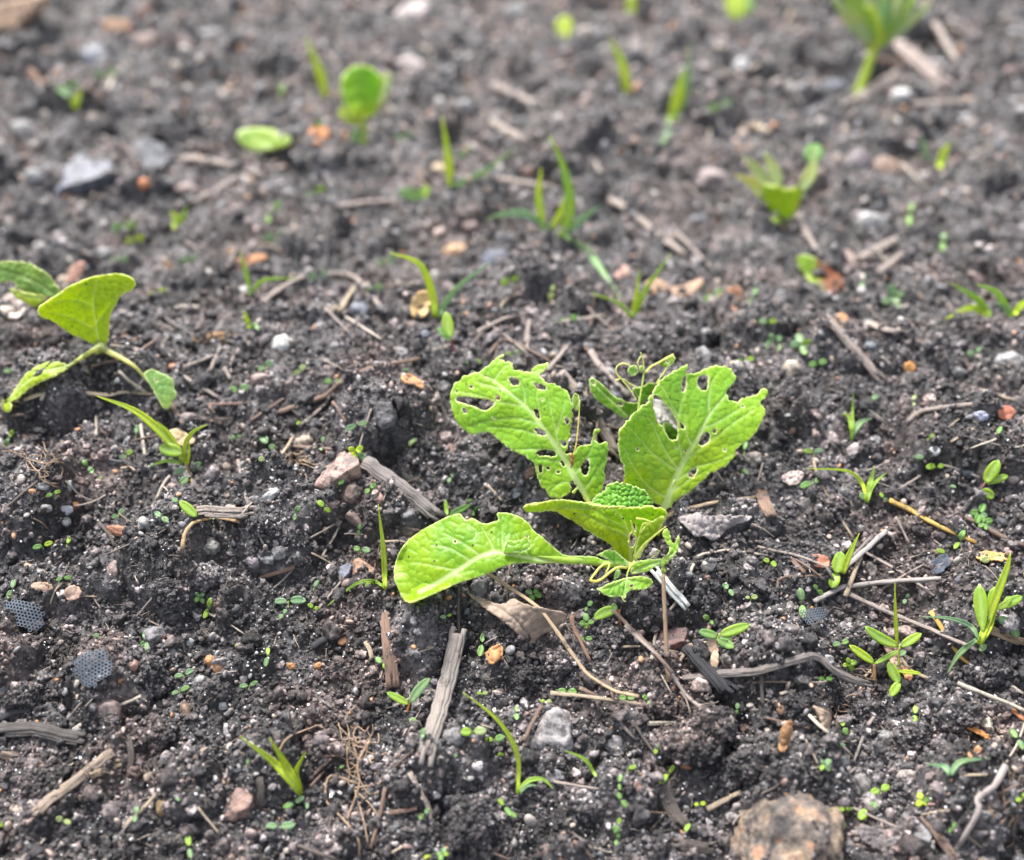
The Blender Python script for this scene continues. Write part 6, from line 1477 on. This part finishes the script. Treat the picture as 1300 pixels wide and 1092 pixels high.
SD = [(205, 656, -20, 13, 'r'), (187, 814, 20, 13, '4'), (254, 758, 30, 9, '4'), (264, 772, 75, 13, 'l', 'g'), (117, 808, 20, 8, 'r'), (80, 733, 15, 12, 'l'), (15, 748, 60, 12, 'l'), (55, 693, 20, 12, 'l', 'y'), (68, 627, 20, 10, 'l'), (150, 653, 30, 9, 'r'),
 (270, 661, 80, 9, 's'), (297, 820, 10, 8, 's', 'y'), (85, 691, 85, 9, 's', 'g'), (234, 857, 15, 12, 'l'), (228, 878, 15, 12, 'l'), (316, 870, 15, 15, 'l'), (172, 1034, 88, 12, 'r'), (80, 1042, -10, 10, 'r', 'p'), (240, 1076, -65, 15, 'l'), (0, 1051, 60, 12, 's', 'g'), (222, 1013, -20, 8, 's'),
 (313, 971, 80, 9, 's'), (366, 763, 10, 20, 'l'), (359, 779, 60, 8, 'r'), (340, 833, 85, 12, 'l'), (398, 746, 60, 10, 's'), (398, 772, -20, 9, 'r', 'g'), (485, 842, -40, 12, 'r', 'b'), (374, 1020, 30, 14, 'l'), (390, 1028, 80, 10, 's'), (354, 1049, 10, 20, 'l'), (536, 939, 75, 16, 's', 'g'),
 (572, 958, -20, 8, 's'), (600, 928, 10, 17, 'r', 'p'), (627, 939, 10, 13, 'r', 'b'), (632, 957, -10, 9, 's', 'g'), (612, 817, 65, 15, 'l', 'b'), (612, 880, 0, 7, 'r', 'p'), (538, 1033, 50, 9, 'r', 'b'), (640, 1024, -60, 15, 'l', 'b'), (562, 1084, 80, 9, '4', 'b'), (537, 1090, 20, 9, 's', 'y'),
 (430, 975, 30, 8, 's', 'b'), (567, 782, 10, 7, 'r', 'p'), (677, 754, 60, 12, '4', 'd'), (746, 770, 60, 8, 'r', 'b'), (745, 790, 90, 10, '4', 'b'), (743, 811, 0, 10, 'r', 'b'), (720, 877, 0, 11, 'r', 'b'), (796, 886, 0, 12, 'r', 'b'), (822, 889, -45, 9, 'r', 'b'), (693, 890, 0, 7, 'r', 'p'),
 (656, 905, 80, 9, 'r', 'b'), (835, 951, 60, 9, 'r', 'g'), (786, 994, 80, 10, 'l', 'b'), (789, 1015, -50, 10, 'r', 'b'), (785, 1047, 80, 10, 'r', 'b'), (784, 1066, 70, 9, 'r', 'b'), (849, 982, 50, 15, 'l', 'g'), (869, 1057, 60, 12, 's', 'b'), (645, 1030, -30, 12, 's', 'b'), (797, 976, 20, 12, 's', 'g'),
 (888, 1021, 0, 8, 'r', 'y'), (925, 748, -45, 11, 'r', 't'), (953, 759, 0, 8, 'r', 'p'), (901, 787, -40, 9, 'r', 'b'), (913, 837, 45, 7, 's', 'b'), (936, 901, 80, 7, 'r', 't'), (1068, 817, 10, 10, 'r', 'p'), (1078, 843, 20, 10, '4', 'g'), (1048, 863, 0, 11, 'r', 'd'), (1161, 907, 85, 10, 'r', 'g'),
 (1071, 923, -70, 10, 'r', 'b'), (1066, 945, 0, 8, 's', 't'), (1047, 971, 40, 10, '4', 't'), (1118, 1003, 10, 12, 'r', 'g'), (1101, 1027, 40, 16, 'r', 'g'), (1061, 1042, -40, 16, 'r', 'b'), (1073, 1027, 10, 8, 'r', 'g'), (1172, 1016, 20, 10, '4', 'y'), (1284, 795, -50, 17, 'r', 't'), (1292, 938, -60, 14, 'l', 't'),
 (1297, 1013, 30, 10, 'r', 'g'), (1209, 1051, 45, 8, 'r', 'b'), (1033, 574, 5, 13, 'l', 't'), (1032, 613, 15, 15, 'l', 'b'), (1160, 580, 5, 13, 's', 't'), (1189, 592, 10, 12, 'r', 'g'), (1122, 632, -40, 7, 'r', 't'), (1244, 652, 70, 12, '4', 'd'), (1250, 664, 20, 10, '4', 'd'), (1187, 699, -10, 14, 's', 'g'),
 (1219, 688, 60, 14, 'l', 'g'), (1258, 709, 20, 12, 'r', 'p'), (1018, 766, -70, 18, 'l', 'b'), (1038, 749, -50, 9, 'r', 'b'), (978, 713, -30, 8, 'r', 'g'), (1151, 760, 60, 7, 'r', 't'), (1205, 617, 0, 8, 's', 'g'), (518, 566, 35, 12, 's', 'p'), (572, 606, 60, 8, 'r', 't'), (592, 637, 20, 8, 's', 'd'),
 (944, 572, 70, 14, 's', 'b'), (942, 595, -60, 13, 's', 't'), (453, 539, 25, 15, 'l', 't'), (341, 564, -50, 13, 'r', 't'), (327, 584, 10, 9, 'r', 'p'), (453, 576, 40, 12, '4', 'y'), (409, 562, 75, 9, 'r', 't'), (428, 615, 20, 11, 's', 'b'), (303, 495, 5, 12, 'r', 't'), (336, 465, 30, 10, 'r', 't'),
 (380, 470, 30, 9, 'r', 'p'), (423, 485, 5, 12, 'r', 't'), (376, 540, 30, 8, 's', 'b'), (521, 563, 40, 11, 's', 't'), (375, 652, 80, 10, 'r', 't'), (412, 644, -30, 11, 'r', 't'), (469, 620, 30, 9, 'r', 't'), (458, 698, -10, 11, 'r', 't'), (456, 673, 70, 7, 'r', 'b'), (471, 740, 20, 8, 'r', 'g'),
 (12, 556, 70, 14, 'l', 't'), (172, 551, 70, 12, 's', 't'), (160, 578, 30, 9, 'r', 't'), (112, 592, -50, 10, 'r', 't'), (124, 607, 0, 7, 's', 'p'), (227, 637, -30, 10, 'r', 't'), (300, 555, 20, 8, 'r', 't'), (3, 470, 0, 12, 's', 't'),
 # blurred
 (83, 112, 20, 16, 'r'), (135, 95, 20, 15, 'r'), (355, 122, 70, 18, 's', 'b'), (156, 288, 10, 16, 'r', 'b'), (347, 268, 60, 18, 'l', 'b'), (399, 163, 60, 16, 's', 'b'), (513, 173, 10, 15, 'r'), (592, 193, 30, 14, 'r'), (914, 135, 10, 16, 'r', 'b'), (1155, 271, 80, 16, 'l', 'b'),
 (648, 356, 20, 13, 'r'), (700, 370, 70, 10, 'r', 'p'), (722, 406, 10, 11, 'r', 'b'), (490, 333, 20, 14, 'r'), (906, 375, 20, 13, 'r', 'b'), (957, 377, 60, 12, 'r'), (975, 408, 10, 12, 'r'), (983, 434, 30, 12, '4'), (1018, 437, 20, 14, '4'), (1038, 461, 10, 11, 'r', 'b'), (1096, 357, 60, 12, 'r'),
 (1135, 377, 30, 14, '4'), (1197, 307, 70, 12, 'r'), (1239, 448, 20, 12, 'r'), (1106, 508, 40, 12, 'r'), (946, 458, 10, 12, 'r', 'b'), (1160, 510, 70, 9, 'r', 'p'), (1265, 552, 60, 12, 's', 'b'), (1178, 556, 40, 9, 's', 'g'), (405, 350, 20, 12, 'r'), (475, 366, 20, 11, 'r', 'b'), (60, 385, 0, 12, 'r'),
 (400, 245, 30, 14, 'r'), (240, 330, 20, 12, 'r'), (200, 372, 20, 14, 'l', 'y'), (150, 330, 10, 12, 'r'), (170, 305, 10, 12, 'r', 'y'), (600, 460, 0, 12, 'r', 'g'), (650, 448, 20, 10, 'r'), (668, 475, 20, 8, 'r', 'p'), (350, 300, 10, 14, 'r'), (510, 470, 10, 8, 's')]
for s in SD: seedling(*s)

# thin pink curl at the seedling on the right
W = ground_path([(1176, 1026), (1186, 1025), (1190, 1016), (1186, 1006)], 0.0006, 16, 0.8)
W[:, 2] += 0.001
v, f, al, ar = tube_geo(W, 1.6*mpp(W[0]), 8)
tag(mesh_obj('worm', v, f, M_DRY, None, W.mean(0), color=(0.40, 0.22, 0.22)), 'thin pinkish worm curled beside the yellowish four-leaf seedling', 'worm')

# ------------------------------------------------------------------ more small litter of the same kinds, and fine grit
KEEP = [(o_, 0) for o_ in ()]
def free_spot(x, y, rad=14):
    for q in (outA, outB, outJ):
        if inside(np.array([[x, y]]), np.asarray(q))[0]: return False
    if 660 < x < 880 and 600 < y < 760: return False
    return all((x-a)**2+(y-b)**2 > rad*rad for a, b in TAKEN)
TAKEN = [(a[0], a[1]) for a in NAMED]+[(a[0], a[1]) for a in SD]+[(124, 446), (80, 390), (985, 1050), (905, 665), (660, 780)]
rf = random.Random(11)
n_st = 0
while n_st < 125:
    y = 1092*rf.random()**0.85; x = 1300*rf.random()
    if not free_spot(x, y, 20): continue
    TAKEN.append((x, y)); n_st += 1
    far = max(0.0, (450-y)/450)
    w = rf.uniform(8, 15)*(1+0.5*far) if rf.random() < 0.8 else rf.uniform(15, 22)*(1+0.3*far)
    col = rf.choice(['grey', 'grey', 'pale grey', 'pale grey', 'pinkish', 'brown', 'tan', 'reddish', 'blue-grey', 'mauve', 'pale grey', 'tan', 'orange' if rf.random() < .4 else 'grey', 'dark grey'])
    stone(x, y, w, w*rf.uniform(0.6, 0.95), rf.uniform(-60, 60), col, rf.choice(['ang', 'ang', 'flat', 'round' if y > 500 else 'ang']), None, 'pebble', 'stone', PG, seed=rf.randint(0, 6))
n_tw = 0
while n_tw < 105:
    y = 1092*rf.random()**0.9; x = 1300*rf.random()
    if not free_spot(x, y, 12): continue
    n_tw += 1
    L = rf.uniform(16, 60); a = rf.uniform(0, math.pi)
    far = max(0.0, (450-y)/450)
    dx, dy = math.cos(a)*L/2, math.sin(a)*L/2*0.75
    pl = [(x-dx, y-dy), (x+rf.uniform(-5, 5), y+rf.uniform(-4, 4)), (x+dx, y+dy)] if rf.random() < .6 else [(x-dx, y-dy), (x+dx, y+dy)]
    pl = [(px, max(-20, py)) for px, py in pl]
    thin = rf.random() < .6
    twig(pl, (rf.uniform(0.9, 1.5) if thin else rf.uniform(1.6, 3.2))*(1+far), rf.choice(['m', 'b', 'r', 't', 'p', 'g', 'd']), None, 'root' if thin else 'twig', 'root' if thin else 'twig', not thin and rf.random() < .3, seed=n_tw)
n_sw = 0
while n_sw < 75:
    y = 250+842*rf.random()**0.9; x = 1300*rf.random()
    if not free_spot(x, y, 10): continue
    n_sw += 1
    L = rf.uniform(22, 72); a_ = rf.uniform(0, math.pi); dx, dy = math.cos(a_)*L/2, math.sin(a_)*L/2*0.8
    twig([(x-dx, y-dy), (x+rf.uniform(-3, 3), y+rf.uniform(-3, 3)), (x+dx, y+dy)] if rf.random() < .5 else [(x-dx, y-dy), (x+dx, y+dy)], rf.uniform(0.8, 1.7), rf.choice(['t', 'p', 'm', 'm', 'b', 'g']), None, 'straw', 'straw', seed=n_sw, lift=rf.uniform(0, 0.002))
def grit_mat():
    m, nt, b = new_mat('mixed grit')
    rv = nt.nodes.new('ShaderNodeObjectInfo').outputs['Random']
    c = ramp(nt, rv, [(0.0, (0.10, 0.098, 0.10)), (0.25, (0.17, 0.165, 0.165)), (0.42, (0.20, 0.155, 0.14)), (0.55, (0.15, 0.10, 0.08)), (0.68, (0.24, 0.235, 0.23)), (0.80, (0.28, 0.22, 0.17)), (0.90, (0.34, 0.33, 0.32)), (0.97, (0.34, 0.17, 0.08))])
    c = mixc(nt, 1.0, c, ramp(nt, noise(nt, coord(nt), 3, 3), [(0.35, g(0.65)), (0.65, g(1.25))]), 'MULTIPLY')
    nt.links.new(c, b.inputs['Base Color']); b.inputs['Roughness'].default_value = 0.6
    return m
def grit():
    protos = [lump(2, 200+k, 0.12, 1.2, (1, 0.75, 0.5), k % 2 == 0) for k in range(8)]
    x, y = scatter_points(18000, 21, 0.15, 1.35, near=1.0)
    r = np.random.RandomState(22)
    s = np.clip(np.exp(r.normal(math.log(0.00115), 0.42, len(x))), 0.0006, 0.0032)*(1+1.0*sstep(0.5, 0.9, y))
    scatter('mixed_grit', 'small mixed grit of grey, tan and pinkish stones in the soil', np.stack([x, y, H(x, y)+s*0.45], 1), s, protos, grit_mat(), 5)
    # fine fibres and splinters
    fp = []
    for k in range(6):
        r2 = np.random.RandomState(k)
        t = np.linspace(-1, 1, 8); W = np.stack([t, 0.10*np.sin(t*(1+k*0.5)+k)*r2.uniform(0.0, 1.0), 0.05*np.cos(t*3+k)], 1)
        v, f, a, b = tube_geo(W, (0.025+0.035*r2.rand())*np.linspace(1, 0.5, 8), 5); fp.append((v, f))
    x, y = scatter_points(6500, 31, 0.15, 1.25, near=1.0)
    s = np.clip(np.exp(r.normal(math.log(0.0031), 0.5, len(x))), 0.001, 0.011)*(1+0.5*sstep(0.5, 0.9, y))
    m, nt, b = new_mat('fine fibres')
    c = ramp(nt, nt.nodes.new('ShaderNodeObjectInfo').outputs['Random'], [(0.1, (0.05, 0.04, 0.034)), (0.4, (0.10, 0.075, 0.06)), (0.7, (0.19, 0.145, 0.115)), (0.95, (0.33, 0.28, 0.23))])
    nt.links.new(c, b.inputs['Base Color']); b.inputs['Roughness'].default_value = 0.7
    o = scatter('fine_fibres', 'fine dry fibres and splinters strewn through the soil', np.stack([x, y, H(x, y)+0.0012], 1), s, fp, m, 6)
    rot = r.uniform(0, 6.28, (len(x), 3)); rot[:, 0] = r.uniform(-0.3, 0.3, len(x)); rot[:, 1] = r.uniform(-0.3, 0.3, len(x))
    o.data.attributes['rot'].data.foreach_set('vector', rot.astype(np.float32).ravel())
grit()
crumbs(np.concatenate(CLODP))
